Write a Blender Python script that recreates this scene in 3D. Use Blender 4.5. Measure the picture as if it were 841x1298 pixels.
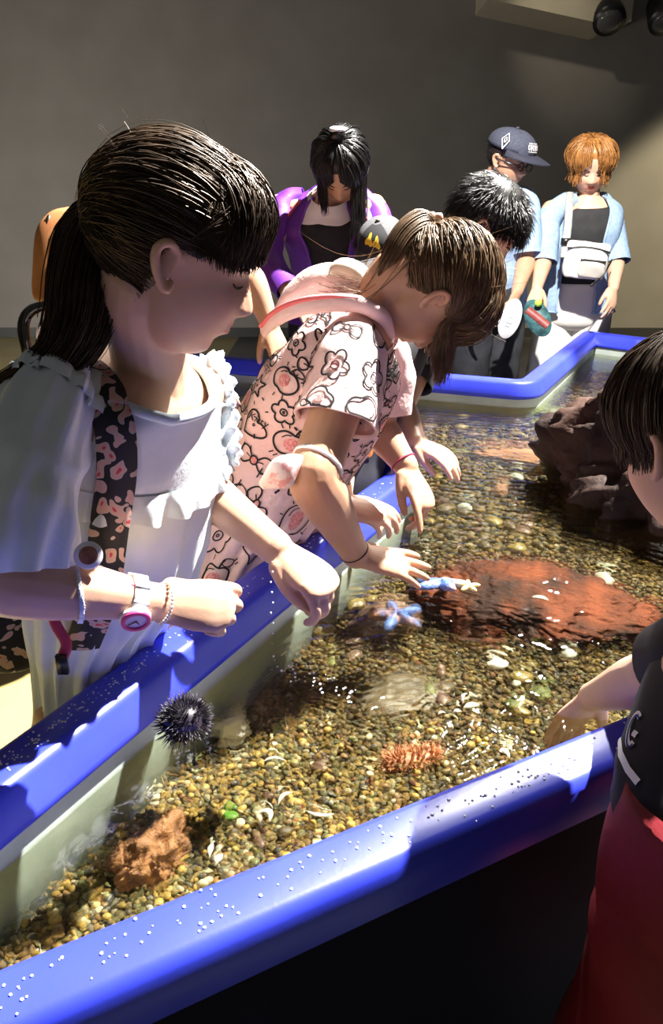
import bpy, bmesh, math, random
import numpy as np
from mathutils import Vector, Matrix, noise

for o in list(bpy.data.objects): bpy.data.objects.remove(o)
S = bpy.context.scene
COL = S.collection
random.seed(7)
RNG = np.random.default_rng(7)

# ------------------------------------------------------------ camera
FPX, CX, CY, IW, IH = 980.0, 420.5, 630.0, 841, 1298
CAM = Vector((0, 0, 1.3)); PITCH = math.radians(21.4)
cd = bpy.data.cameras.new('camera'); co = bpy.data.objects.new('camera', cd); COL.objects.link(co)
cd.sensor_fit = 'VERTICAL'; cd.sensor_height = 36.0; cd.sensor_width = 36.0 * IW / IH
cd.lens = FPX / IH * 36.0
cd.shift_y = -(IH / 2 - CY) / IH
cd.clip_start = 0.02
co.location = CAM; co.rotation_euler = (math.pi / 2 - PITCH, 0, 0)
S.camera = co
CF = Vector((0, math.cos(PITCH), -math.sin(PITCH))); CD = Vector((0, -math.sin(PITCH), -math.cos(PITCH)))
def at(px, py, d):
    """a point of the room: column, row and distance along the view axis in metres"""
    return CAM + d * (CF + (px - CX) / FPX * Vector((1, 0, 0)) + (py - CY) / FPX * CD)

# ------------------------------------------------------------ world, lamps, exposure
S.view_settings.view_transform = 'Standard'
S.view_settings.look = 'None'
S.view_settings.exposure = 0.0
S.view_settings.gamma = 1.0
S.view_settings.use_curve_mapping = False
w = bpy.data.worlds.new('world'); S.world = w; w.use_nodes = True
bg = w.node_tree.nodes['Background']
bg.inputs[0].default_value = (0.95, 0.93, 0.90, 1); bg.inputs[1].default_value = 0.085

def lamp(name, kind, loc, target, energy, color, **kw):
    l = bpy.data.lights.new(name, kind); o = bpy.data.objects.new(name, l); COL.objects.link(o)
    l.energy = energy; l.color = color
    for k, v in kw.items(): setattr(l, k, v)
    o.location = loc
    o.rotation_euler = (Vector(target) - Vector(loc)).to_track_quat('-Z', 'Y').to_euler()
    return o
SUND = Vector((0.43, 0.26, 0.87)).normalized()
KEYT = Vector((0.15, 1.55, 0.75))
lamp('key_spot', 'SPOT', KEYT + SUND * 6.5, KEYT, 15000, (1.0, 0.96, 0.90), spot_size=math.radians(34), spot_blend=0.25, shadow_soft_size=0.05)
lamp('couple_fill', 'SPOT', (0.35, 1.2, 3.7), (1.05, 3.8, 1.05), 1900, (1.0, 0.95, 0.88), spot_size=math.radians(27), spot_blend=0.9, shadow_soft_size=0.05)  # added fill light on the couple, no fixture
lamp('front_spot', 'SPOT', (1.45, 5.0, 4.55), (0.22, 0.75, 0.70), 1500, (1.0, 0.97, 0.92), spot_size=math.radians(22), spot_blend=0.6, shadow_soft_size=0.12)
lamp('lit_patch_spot', 'SPOT', (0.9, 5.4, 3.3), (1.75, 7.0, 2.65), 70, (1.0, 0.9, 0.7), spot_size=math.radians(26), spot_blend=1.0, shadow_soft_size=0.05)  # added lamp that brightens the pale patch block
lamp('wall_spot', 'SPOT', (5.0, 5.2, 3.9), (3.30, 7.6, 0.75), 1500, (1.0, 0.86, 0.55), spot_size=math.radians(32), spot_blend=0.45, shadow_soft_size=0.1)
lamp('bounce_fill', 'SPOT', (-3.2, 4.2, 0.25), (-1.8, 7.5, 0.9), 380, (1.0, 0.95, 0.88), spot_size=math.radians(120), spot_blend=1.0, shadow_soft_size=0.5)  # added low lamp standing in for light bounced off the floor
# ------------------------------------------------------------ helpers
def tag(o, label=None, cat=None, group=None, kind=None):
    if label: o['label'] = label
    if cat: o['category'] = cat
    if group: o['group'] = group
    if kind: o['kind'] = kind
    return o
def empty(name, loc, label=None, cat=None, group=None):
    o = bpy.data.objects.new(name, None); COL.objects.link(o); o.location = loc
    o.empty_display_size = 0.05
    return tag(o, label, cat, group)
def wl(o):
    v = Vector((0, 0, 0))
    while o is not None: v += o.location; o = o.parent
    return v
def nrm(v):
    v = np.asarray(v, float); n = np.linalg.norm(v, axis=-1, keepdims=True); return v / np.maximum(n, 1e-12)
def A(v): return np.array(v, float)

class MB:
    def __init__(s): s.V = []; s.F = []; s.n = 0; s.C = []
    def add(s, v, f, c=None):
        v = np.asarray(v, float).reshape(-1, 3)
        if isinstance(f, np.ndarray): f = (f + s.n).tolist()
        else: f = [tuple(i + s.n for i in q) for q in f]
        s.V.append(v); s.F.extend(f)
        s.C.append(np.tile(np.array((1, 1, 1, 1) if c is None else (*c, 1), float), (len(v), 1)))
        s.n += len(v)
    def verts(s): return np.concatenate(s.V)
    def mesh(s, name, off=(0, 0, 0), smooth=True, col=False):
        m = bpy.data.meshes.new(name)
        m.from_pydata((s.verts() - np.array(off)).tolist(), [], s.F)
        if smooth: m.polygons.foreach_set('use_smooth', [True] * len(m.polygons))
        if col:
            a = m.color_attributes.new('tint', 'FLOAT_COLOR', 'POINT')
            a.data.foreach_set('color', np.concatenate(s.C).ravel())
        m.update(); return m
    def build(s, name, mat, parent=None, smooth=True, col=False, fixn=False):
        off = wl(parent) if parent else (0, 0, 0)
        m = s.mesh(name, off, smooth, col)
        if fixn:
            b = bmesh.new(); b.from_mesh(m); bmesh.ops.recalc_face_normals(b, faces=b.faces); b.to_mesh(m); b.free()
        if mat: m.materials.append(mat)
        o = bpy.data.objects.new(name, m); COL.objects.link(o)
        if parent: o.parent = parent
        return o

def catmull(P, sub):
    P = np.asarray(P, float)
    if len(P) < 2 or sub < 2: return P
    Q = np.concatenate([[2 * P[0] - P[1]], P, [2 * P[-1] - P[-2]]])
    out = []
    for i in range(1, len(Q) - 2):
        p0, p1, p2, p3 = Q[i - 1], Q[i], Q[i + 1], Q[i + 2]
        for k in range(sub):
            t = k / sub
            out.append(0.5 * (2 * p1 + (p2 - p0) * t + (2 * p0 - 5 * p1 + 4 * p2 - p3) * t * t + (3 * p1 - p0 - 3 * p2 + p3) * t ** 3))
    out.append(P[-1]); return np.array(out)
def grid_faces(m, n, wrap=True):
    i = np.arange(m - 1)[:, None] * n; j = np.arange(n if wrap else n - 1)[None, :]
    j2 = (j + 1) % n
    return np.stack([i + j, i + j2, i + n + j2, i + n + j], -1).reshape(-1, 4)
def add_grid(mb, G, cap0=False, cap1=False, c=None, wrap=True):
    m, n = G.shape[:2]; F = grid_faces(m, n, wrap).tolist(); V = G.reshape(-1, 3)
    ex = []
    if cap0: ex.append(G[0].mean(0)); k = m * n + len(ex) - 1; F += [(k, (j + 1) % n, j) for j in range(n)]
    if cap1: ex.append(G[-1].mean(0)); k = m * n + len(ex) - 1; b = (m - 1) * n; F += [(k, b + j, b + (j + 1) % n) for j in range(n)]
    if ex: V = np.concatenate([V, np.array(ex)])
    mb.add(V, [tuple(f) for f in F], c)
def frames(P, side=None):
    T = np.gradient(P, axis=0); T = nrm(T)
    s = np.array(side, float) if side is not None else (np.array((0, 0, 1.)) if abs(T[0][2]) < .8 else np.array((1., 0, 0)))
    Sd = []
    for t in T:
        v = s - t * (s @ t); l = np.linalg.norm(v)
        if l < 1e-5: v = np.cross(t, (0.3, 0.8, 0.5)); l = np.linalg.norm(v)
        v /= l; Sd.append(v)
        if side is None: s = v
    Sd = np.array(Sd); return T, Sd, np.cross(T, Sd)
def tube_grid(P, R, n=12, side=None, sub=4, round0=True, round1=True):
    """swept tube: P centres, R radii (float or (a, b), a along side)"""
    P = np.array([tuple(p) for p in P], float)
    R = np.array([(r, r) if np.isscalar(r) else r for r in R], float)
    if sub > 1: R = np.maximum(catmull(R, sub), 1e-5); P = catmull(P, sub)
    T, Sd, N = frames(P, side)
    th = np.linspace(0, 2 * np.pi, n, endpoint=False)
    cs, sn = np.cos(th), np.sin(th)
    def ring(p, sd, nn, a, b): return p + cs[:, None] * sd * a + sn[:, None] * nn * b
    rows = []
    if round0:
        for q in (0.15, 0.5, 0.8):
            x = math.cos(math.asin(q)); rr = R[0].mean()
            rows.append(ring(P[0] - T[0] * rr * x * .9, Sd[0], N[0], R[0][0] * q, R[0][1] * q))
    for i in range(len(P)): rows.append(ring(P[i], Sd[i], N[i], *R[i]))
    if round1:
        for q in (0.8, 0.5, 0.15):
            x = math.cos(math.asin(q)); rr = R[-1].mean()
            rows.append(ring(P[-1] + T[-1] * rr * x * .9, Sd[-1], N[-1], R[-1][0] * q, R[-1][1] * q))
    return np.array(rows)
def tube(mb, P, R, n=12, side=None, sub=4, round0=True, round1=True, c=None, cap=True):
    G = tube_grid(P, R, n, side, sub, round0, round1)
    add_grid(mb, G, cap, cap, c); return G
def loft(keys, n=48, sub=6, sc=1.0, p=2.2):
    """keys: (centre, a, b, side, fwd); superellipse rings"""
    C = catmull([tuple(k[0]) for k in keys], sub); ab = np.maximum(catmull([(k[1], k[2]) for k in keys], sub), 1e-4)
    Sd = nrm(catmull([tuple(k[3]) for k in keys], sub)); Fw = nrm(catmull([tuple(k[4]) for k in keys], sub))
    th = np.linspace(0, 2 * np.pi, n, endpoint=False)
    c = np.sign(np.cos(th)) * np.abs(np.cos(th)) ** (2 / p); s = np.sign(np.sin(th)) * np.abs(np.sin(th)) ** (2 / p)
    return C[:, None] + sc * (ab[:, :1, None] * c[None, :, None] * Sd[:, None] + ab[:, 1:, None] * s[None, :, None] * Fw[:, None])
def gnormals(G, wrap=True):
    if wrap: du = np.roll(G, -1, 1) - np.roll(G, 1, 1)
    else: du = np.gradient(G, axis=1)
    dv = np.gradient(G, axis=0)
    return nrm(np.cross(du, dv))
def outward(G):
    N = gnormals(G); c = G.mean(1, keepdims=True)
    if ((G - c) * N).sum() < 0: N = -N
    return N
def vnoise(P, sc, seed=0.0):
    """cheap smooth vector-to-scalar noise, vectorised: sum of rotated sines"""
    P = np.asarray(P) * sc; r = np.random.default_rng(int(seed * 100) + 3); out = np.zeros(P.shape[:-1])
    for k in range(7):
        d = nrm(r.normal(size=3)) * r.uniform(.6, 1.7); ph = r.uniform(0, 6.28)
        d2 = nrm(r.normal(size=3)) * r.uniform(.5, 1.2)
        out += np.sin(P @ d * 2 + ph + 1.3 * np.sin(P @ d2 * 1.7 + ph * 2))
    return out / 4.0
def wrinkle(G, amp, sc=22, seed=1, sharp=True, mask=None):
    N = outward(G); w_ = vnoise(G, sc, seed)
    if sharp: w_ = 1 - 2 * np.abs(w_)
    d = amp * w_ * .6 + amp * .4 * vnoise(G, sc * 2.3, seed + 1)
    if mask is not None: d = d * mask
    return G + N * d[..., None]
def ellipsoid(mb, c, r, n=16, R=None, c_=None):
    th = np.linspace(0, np.pi, n // 2 + 1)[1:-1]; ph = np.linspace(0, 2 * np.pi, n, endpoint=False)
    G = np.stack([np.sin(th)[:, None] * np.cos(ph), np.sin(th)[:, None] * np.sin(ph), np.cos(th)[:, None] * np.ones(n)], -1) * np.array(r)
    if R is not None: G = G @ np.array(R).T
    add_grid(mb, G + np.array(tuple(c)), True, True, c_)
def box(mb, lo, hi, R=None, c0=None):
    v = np.array([(x, y, z) for x in (lo[0], hi[0]) for y in (lo[1], hi[1]) for z in (lo[2], hi[2])], float)
    if R is not None: v = v @ np.array(R).T
    if c0 is not None: v = v + np.array(tuple(c0))
    mb.add(v, [(0, 1, 3, 2), (4, 6, 7, 5), (0, 4, 5, 1), (2, 3, 7, 6), (0, 2, 6, 4), (1, 5, 7, 3)])
def basis(fwd, up):
    """columns: right, forward, up"""
    f = nrm(A(tuple(fwd))); u = A(tuple(up)); u = u - f * (u @ f); u = nrm(u); r = np.cross(f, u)
    return np.stack([r, f, u], 1)

# ------------------------------------------------------------ materials
MATS = {}
def mat(name, c1, c2=None, rough=.5, nscale=8, bump=0, bscale=40, metal=0, spec=.5, sss=0, detail=4, ramp=(.35, .65), tint=False, coords='Object', coat=0, sheen=0, wave=0):
    m = bpy.data.materials.new(name); m.use_nodes = True; nt = m.node_tree; N = nt.nodes; L = nt.links
    b = N['Principled BSDF']
    b.inputs['Roughness'].default_value = rough; b.inputs['Metallic'].default_value = metal
    b.inputs['Specular IOR Level'].default_value = spec
    if coat: b.inputs['Coat Weight'].default_value = coat; b.inputs['Coat Roughness'].default_value = .08
    if sheen: b.inputs['Sheen Weight'].default_value = sheen
    if sss:
        b.inputs['Subsurface Weight'].default_value = sss; b.inputs['Subsurface Radius'].default_value = (.012, .005, .003)
        b.inputs['Subsurface Scale'].default_value = 1.0
    tc = N.new('ShaderNodeTexCoord')
    colout = None
    if c2 is not None:
        n = N.new('ShaderNodeTexNoise'); n.inputs['Scale'].default_value = nscale; n.inputs['Detail'].default_value = detail
        L.new(tc.outputs[coords], n.inputs['Vector'])
        r = N.new('ShaderNodeValToRGB'); r.color_ramp.elements[0].color = (*c1, 1); r.color_ramp.elements[1].color = (*c2, 1)
        r.color_ramp.elements[0].position = ramp[0]; r.color_ramp.elements[1].position = ramp[1]
        L.new(n.outputs['Fac'], r.inputs['Fac']); colout = r.outputs['Color']
    else: b.inputs['Base Color'].default_value = (*c1, 1)
    if tint:
        a = N.new('ShaderNodeAttribute'); a.attribute_name = 'tint'
        mx = N.new('ShaderNodeMix'); mx.data_type = 'RGBA'; mx.blend_type = 'MULTIPLY'; mx.inputs[0].default_value = 1
        if colout: L.new(colout, mx.inputs[6])
        else: mx.inputs[6].default_value = (*c1, 1)
        L.new(a.outputs['Color'], mx.inputs[7]); colout = mx.outputs[2]
    if colout: L.new(colout, b.inputs['Base Color'])
    if bump:
        n2 = N.new('ShaderNodeTexNoise'); n2.inputs['Scale'].default_value = bscale; n2.inputs['Detail'].default_value = 5
        L.new(tc.outputs[coords], n2.inputs['Vector'])
        bp = N.new('ShaderNodeBump'); bp.inputs['Strength'].default_value = bump; bp.inputs['Distance'].default_value = .01
        L.new(n2.outputs['Fac'], bp.inputs['Height']); L.new(bp.outputs['Normal'], b.inputs['Normal'])
    MATS[name] = m; return m
# ------------------------------------------------------------ the setting
M_wall = mat('wall_paint', (.20, .185, .165), (.225, .21, .19), rough=.8, nscale=3, bump=.04, bscale=60)
M_floor = mat('floor_vinyl', (.40, .32, .12), (.47, .38, .16), rough=.35, nscale=2.5, bump=.02, bscale=90)
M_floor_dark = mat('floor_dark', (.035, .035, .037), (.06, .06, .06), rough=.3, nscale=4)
M_lit_patch = mat('lit_patch_paint', (.42, .38, .28), (.46, .41, .31), rough=.7)  # paler than the wall to paint in a lit patch
WY = 7.6
def slab(name, lo, hi, m, kind='structure'):
    b = MB(); box(b, lo, hi); o = b.build(name, m, None, False, fixn=True); tag(o, kind=kind); return o
slab('floor', (-6, -2.5, -.1), (7, WY, 0), M_floor)
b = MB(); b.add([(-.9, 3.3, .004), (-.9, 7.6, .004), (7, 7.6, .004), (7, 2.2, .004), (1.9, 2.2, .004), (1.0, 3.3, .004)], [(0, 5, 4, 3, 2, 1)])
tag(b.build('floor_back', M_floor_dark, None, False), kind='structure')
b = MB(); b.add([(-.72, -2.5, .004), (7, -2.5, .004), (7, 1.3, .004), (1.1, 1.12, .004), (-.70, .18, .004)], [(0, 1, 2, 3, 4)])  # dark sheet added over the floor to cut light bouncing onto the tank
tag(b.build('floor_bounce_cut', M_floor_dark, None, False), kind='structure')
slab('wall_back', (-6, WY, 0), (7, WY + .2, 5), M_wall)
slab('wall_left', (-6.2, -2.5, 0), (-6, WY + .2, 5), M_wall)
slab('wall_right', (7, -2.5, 0), (7.2, WY + .2, 5), M_wall)
slab('baseboard_back', (-6, WY - .02, 0), (7, WY, .09), mat('skirting', (.03, .03, .03), rough=.5))
# added pale block shaped as a lit wall patch, and two dark ceiling lamps
b = MB(); v = [(1.22, 7.0, 2.71), (2.2, 7.0, 2.53), (2.35, 7.0, 2.56), (2.35, 7.0, 3.5), (1.22, 7.0, 3.5)]
b.add(v + [(x, WY, z) for x, y, z in v], [(0, 1, 2, 3, 4), (9, 8, 7, 6, 5), (0, 5, 6, 1), (1, 6, 7, 2), (2, 7, 8, 3), (3, 8, 9, 4), (4, 9, 5, 0)])
tag(b.build('lit_patch_block', M_lit_patch, None, False, fixn=True), kind='structure')
M_black = mat('black_plastic', (.012, .012, .013), rough=.35)
M_lens = mat('lamp_lens', (.1, .1, .1), rough=.1)
for i, (px, lb) in enumerate(((770, 'dark round ceiling lamp nearer the middle, beside the lit patch above the couple'), (840, 'dark round ceiling lamp cut off at the right top corner'))):
    p = at(px, 12, 6.1); t = empty('ceiling_lamp', (p.x, p.y, p.z + .3), lb, 'lamp', 'ceiling lamps')
    b = MB(); tube(b, [p + Vector((0, .12, .10)), p + Vector((0, .05, .04)), p + Vector((0, -.06, -.06)), p + Vector((0, -.1, -.1))], [.07, .11, .125, .125], 24, sub=1, round1=False); b.build('housing', M_black, t)
    b = MB(); ellipsoid(b, p + Vector((0, -.095, -.095)), (.1, .05, .1), 16, basis((0, -.7, -.7), (0, -.7, .7))); b.build('lens', M_lens, t)
    b = MB(); tube(b, [p + Vector((0, .1, .1)), p + Vector((0, .1, .3))], [.015, .015], 8, sub=1); tube(b, [p + Vector((0, .1, .3)), p + Vector((0, .9, .3))], [.02, .02], 8, sub=1); b.build('bracket', M_black, t)

# ------------------------------------------------------------ the touch tank
OUT = [(-.689, .176), (.143, 1.72), (-.55, 2.45), (-.62, 3.17), (.66, 2.66), (1.2, 3.70), (1.40, 3.52), (2.3, 2.9), (2.3, 1.8), (1.1, 1.11)]
def fillet(P, r, k=6):
    out = []; n = len(P)
    for i in range(n):
        a, p, c = (np.array(P[(i + d) % n], float) for d in (-1, 0, 1))
        u, v = nrm(a - p), nrm(c - p); ang = math.acos(np.clip(u @ v, -1, 1)); d = min(r / math.tan(ang / 2), .3)
        p0, p1 = p + u * d, p + v * d
        for t in np.linspace(0, 1, k): out.append((1 - t) ** 2 * p0 + 2 * t * (1 - t) * p + t * t * p1)
    return np.array(out)
def offset(P, o):
    """inward offset of the clockwise outline"""
    d1 = nrm(P - np.roll(P, 1, 0)); d2 = nrm(np.roll(P, -1, 0) - P)
    n1 = np.stack([d1[:, 1], -d1[:, 0]], 1); n2 = np.stack([d2[:, 1], -d2[:, 0]], 1)
    m = nrm(n1 + n2); return P + m * (o / np.maximum((m * n1).sum(1), .4))[:, None]
OUTL = fillet(OUT, .035)
def sweep(mb, prof):
    rows = []
    for o, z in prof: q = offset(OUTL, o); rows.append(np.concatenate([q, np.full((len(q), 1), z)], 1))
    add_grid(mb, np.array(rows))
M_blue = mat('blue_rim', (.030, .045, .60), (.040, .060, .66), rough=.33, nscale=6, bump=.015, bscale=160, spec=.5)
M_navy = mat('tank_outside', (.005, .006, .014), (.008, .009, .020), rough=.7, spec=.08)
M_inner = mat('tank_inside', (.30, .355, .31), (.44, .50, .45), rough=.6, nscale=9, bump=.12, bscale=25, ramp=(.3, .7))
tank = empty('touch_tank', (.5, 1.8, 0), 'blue rimmed zigzag touch tank full of shallow water and gravel', 'touch tank')
b = MB(); sweep(b, [(.03, .0), (.012, .655), (.06, .655), (.06, .0), (.03, 0)]); b.build('outer_wall', M_navy, tank, False, fixn=True)
b = MB(); sweep(b, [(-.004, .640), (-.006, .660), (-.004, .688), (.002, .697), (.010, .700), (.050, .700), (.057, .698), (.063, .690), (.076, .655), (.078, .646), (.072, .641), (.03, .641), (-.004, .640)]); b.build('rim', M_blue, tank, True, fixn=True)
b = MB(); sweep(b, [(.066, .655), (.070, .60), (.078, .40), (.062, .40), (.062, .655), (.066, .655)]); b.build('inner_wall', M_inner, tank, True, fixn=True)
ZG = .533
def in_tank(x, y, P=offset(OUTL, .085)):
    P2 = np.roll(P, -1, 0); x = np.asarray(x)[:, None]; y = np.asarray(y)[:, None]
    c = (P[:, 1] > y) != (P2[:, 1] > y)
    xi = (P2[:, 0] - P[:, 0]) * (y - P[:, 1]) / (P2[:, 1] - P[:, 1] + 1e-12) + P[:, 0]
    return ((c & (x < xi)).sum(1) % 2) == 1
def poly_at(name, o_, z, m, parent=None):
    q = offset(OUTL, o_); b = MB(); n = len(q)
    from mathutils.geometry import tessellate_polygon
    tr = tessellate_polygon([[Vector((x, y, 0)) for x, y in q]])
    b.add([(x, y, z) for x, y in q], [tuple(t) for t in tr])
    o = b.build(name, m, parent, False)
    if o.data.polygons[0].normal.z < 0: o.data.flip_normals()
    return o
M_bed = mat('gravel_bed', (.045, .035, .018), (.12, .09, .04), rough=.8, nscale=60, bump=.6, bscale=120)
poly_at('tank_floor', .07, ZG - .012, M_bed, tank)

# water: clear sheet with small ripples that mirrors at grazing angles
mw = bpy.data.materials.new('water'); mw.use_nodes = True; nt = mw.node_tree; N = nt.nodes; L = nt.links
N.remove(N['Principled BSDF']); om = N['Material Output']
tr = N.new('ShaderNodeBsdfTransparent'); tr.inputs[0].default_value = (.94, .955, .89, 1)
gl = N.new('ShaderNodeBsdfGlossy'); gl.inputs['Roughness'].default_value = .03
fr = N.new('ShaderNodeFresnel'); fr.inputs['IOR'].default_value = 1.36
mx = N.new('ShaderNodeMixShader'); tc = N.new('ShaderNodeTexCoord')
n1 = N.new('ShaderNodeTexNoise'); n1.inputs['Scale'].default_value = 16; n1.inputs['Detail'].default_value = 3; n1.inputs['Distortion'].default_value = .6
wv = N.new('ShaderNodeTexWave'); wv.wave_type = 'RINGS'; wv.rings_direction = 'Z'; wv.inputs['Scale'].default_value = 11; wv.inputs['Distortion'].default_value = 2.5
mp = N.new('ShaderNodeMapping'); mp.inputs['Location'].default_value = (-.10, -.93, 0)
L.new(tc.outputs['Object'], mp.inputs[0]); L.new(mp.outputs[0], wv.inputs['Vector'])
L.new(tc.outputs['Object'], n1.inputs['Vector'])
ad = N.new('ShaderNodeMath'); ad.operation = 'MULTIPLY_ADD'; ad.inputs[1].default_value = .18
L.new(wv.outputs['Fac'], ad.inputs[0]); L.new(n1.outputs['Fac'], ad.inputs[2])
bp = N.new('ShaderNodeBump'); bp.inputs['Strength'].default_value = .45; bp.inputs['Distance'].default_value = .010
L.new(ad.outputs[0], bp.inputs['Height'])
L.new(bp.outputs['Normal'], gl.inputs['Normal'])
rf = N.new('ShaderNodeBsdfRefraction'); rf.inputs['IOR'].default_value = 1.12; rf.inputs['Roughness'].default_value = 0.0; rf.inputs['Color'].default_value = (.90, .90, .76, 1)
bp2 = N.new('ShaderNodeBump'); bp2.inputs['Strength'].default_value = .9; bp2.inputs['Distance'].default_value = .02; L.new(ad.outputs[0], bp2.inputs['Height']); L.new(bp2.outputs['Normal'], rf.inputs['Normal'])
m2 = N.new('ShaderNodeMixShader'); m2.inputs[0].default_value = .38; L.new(tr.outputs[0], m2.inputs[1]); L.new(rf.outputs[0], m2.inputs[2])
L.new(fr.outputs[0], mx.inputs[0]); L.new(m2.outputs[0], mx.inputs[1]); L.new(gl.outputs[0], mx.inputs[2]); L.new(mx.outputs[0], om.inputs['Surface'])
water = poly_at('water', .0705, .61, mw)
tag(water, 'clear rippled water filling the blue touch tank', 'water')

# ------------------------------------------------------------ gravel
ICO = {}
def ico(sub):
    if sub not in ICO:
        bm = bmesh.new(); bmesh.ops.create_icosphere(bm, subdivisions=sub, radius=1)
        ICO[sub] = (np.array([v.co[:] for v in bm.verts]), np.array([[v.index for v in f.verts] for f in bm.faces])); bm.free()
    return ICO[sub]
PCOL = np.array([(.42, .27, .06), (.50, .36, .12), (.30, .17, .05), (.16, .12, .045), (.20, .19, .08), (.66, .58, .36), (.07, .06, .045), (.34, .21, .10), (.26, .22, .14), (.78, .74, .60), (.30, .10, .05)])
PP = np.array([.19, .13, .13, .12, .12, .07, .10, .06, .04, .015, .025])
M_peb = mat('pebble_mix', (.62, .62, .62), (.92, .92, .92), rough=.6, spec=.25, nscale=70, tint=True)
def gravel():
    pts = []
    for (y0, y1, s, sub) in ((.1, 1.0, .0078, 2), (1.0, 1.6, .0100, 1), (1.6, 3.8, .0170, 1)):
        xs = np.arange(-.7, 2.0, s); ys = np.arange(y0, y1, s * .9); X, Y = np.meshgrid(xs, ys)
        X = X.ravel() + RNG.uniform(-.45, .45, X.size) * s; Y = Y.ravel() + RNG.uniform(-.45, .45, Y.size) * s
        dep = Y * math.cos(PITCH) + (1.3 - ZG) * math.sin(PITCH); k = in_tank(X, Y) & (np.abs(X / dep) < .52)
        for x, y in zip(X[k], Y[k]): pts.append((x, y, s, sub))
    return pts
GP = gravel()
far_half = []
near = sorted([p for p in GP if p[1] < 1.0], key=lambda p: p[1])
def bed_z(x, y): return ZG + .006 * math.sin(x * 13 + y * 7) + .004 * math.sin(x * 29 - y * 23)
def pebble_verts(V0, x, y, s, r):
    sc = s * r.uniform(.42, .80) * np.array((r.uniform(.8, 1.35), r.uniform(.75, 1.1), r.uniform(.5, .8)))
    a, t = r.uniform(0, 6.28), r.normal(0, .25)
    V = V0 * (1 + .12 * np.sin(V0[:, [1]] * 3 + r.uniform(0, 6)) + .1 * np.sin(V0[:, [0]] * 2.6 + r.uniform(0, 6))) * sc
    ca, sa, ct, st = math.cos(a), math.sin(a), math.cos(t), math.sin(t)
    R = np.array([(ca, -sa, 0), (sa, ca, 0), (0, 0, 1)]) @ np.array([(1, 0, 0), (0, ct, -st), (0, st, ct)])
    return V @ R.T + np.array((x, y, bed_z(x, y) + r.uniform(-.3, .35) * s))
Vs, Fs, Cs, nv = [], [], [], 0
for (x, y, s, sub) in GP:
    V0, F0 = ico(sub)
    V = pebble_verts(V0, x, y, s, RNG); Vs.append(V); Fs.append(F0 + nv); nv += len(V)
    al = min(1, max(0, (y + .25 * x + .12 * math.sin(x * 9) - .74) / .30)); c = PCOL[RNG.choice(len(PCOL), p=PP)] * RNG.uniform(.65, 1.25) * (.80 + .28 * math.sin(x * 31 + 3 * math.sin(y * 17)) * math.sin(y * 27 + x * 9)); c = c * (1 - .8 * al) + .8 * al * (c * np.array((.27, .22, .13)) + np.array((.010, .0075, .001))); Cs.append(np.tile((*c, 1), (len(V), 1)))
me = bpy.data.meshes.new('gravel'); Fa = np.concatenate(Fs); Va = np.concatenate(Vs)
me.vertices.add(len(Va)); me.vertices.foreach_set('co', Va.ravel()); me.loops.add(Fa.size); me.loops.foreach_set('vertex_index', Fa.ravel().astype(np.int32))
me.polygons.add(len(Fa)); me.polygons.foreach_set('loop_start', (np.arange(len(Fa)) * 3).astype(np.int32)); me.polygons.foreach_set('loop_total', np.full(len(Fa), 3, np.int32))
me.polygons.foreach_set('use_smooth', np.ones(len(Fa), bool)); me.update(calc_edges=True)
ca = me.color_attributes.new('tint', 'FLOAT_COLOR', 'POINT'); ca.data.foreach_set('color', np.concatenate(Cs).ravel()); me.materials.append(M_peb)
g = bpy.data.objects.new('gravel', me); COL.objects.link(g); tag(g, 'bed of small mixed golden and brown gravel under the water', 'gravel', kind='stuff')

# 300 larger pebbles lying on top, nearest the viewer, one object each
PK = [('golden', (.55, .36, .08)), ('brown', (.26, .14, .05)), ('cream', (.72, .64, .42)), ('olive', (.20, .20, .08)), ('dark grey', (.06, .055, .05))]
pms = [mat('pebble_' + k.replace(' ', '_'), tuple(np.array(c) * .8), tuple(np.minimum(np.array(c) * 1.2, 1)), rough=.4, nscale=40) for k, c in PK]
pmesh = []
for k in range(5):
    row = []
    for q in range(3):
        r = np.random.default_rng(k * 10 + q); V0, F0 = ico(2)
        V = V0 * (1 + .13 * np.sin(V0[:, [1]] * 3 + r.uniform(0, 6)) + .1 * np.sin(V0[:, [0]] * 2.6 + r.uniform(0, 6))) * np.array((1, r.uniform(.7, .9), r.uniform(.5, .7)))
        b = MB(); b.add(V, F0); m = b.mesh('pebble'); m.materials.append(pms[k]); row.append(m)
    pmesh.append(row)
cand = [p for p in near if p[1] < .98]; random.shuffle(cand)
for i, (x, y, s, sub) in enumerate(cand[:300]):
    k = random.choices(range(5), (.34, .24, .16, .16, .10))[0]
    o = bpy.data.objects.new('pebble', pmesh[k][i % 3]); COL.objects.link(o)
    sz = random.uniform(.0042, .0078); o.scale = (sz, sz, sz); o.rotation_euler = (random.gauss(0, .2), random.gauss(0, .2), random.uniform(0, 6.3))
    o.location = (x, y, bed_z(x, y) + .005)
    tag(o, 'larger %s pebble lying on top of the gravel near the front rim' % PK[k][0], 'pebble', '%s pebbles on the gravel near the front rim' % PK[k][0])

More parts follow.
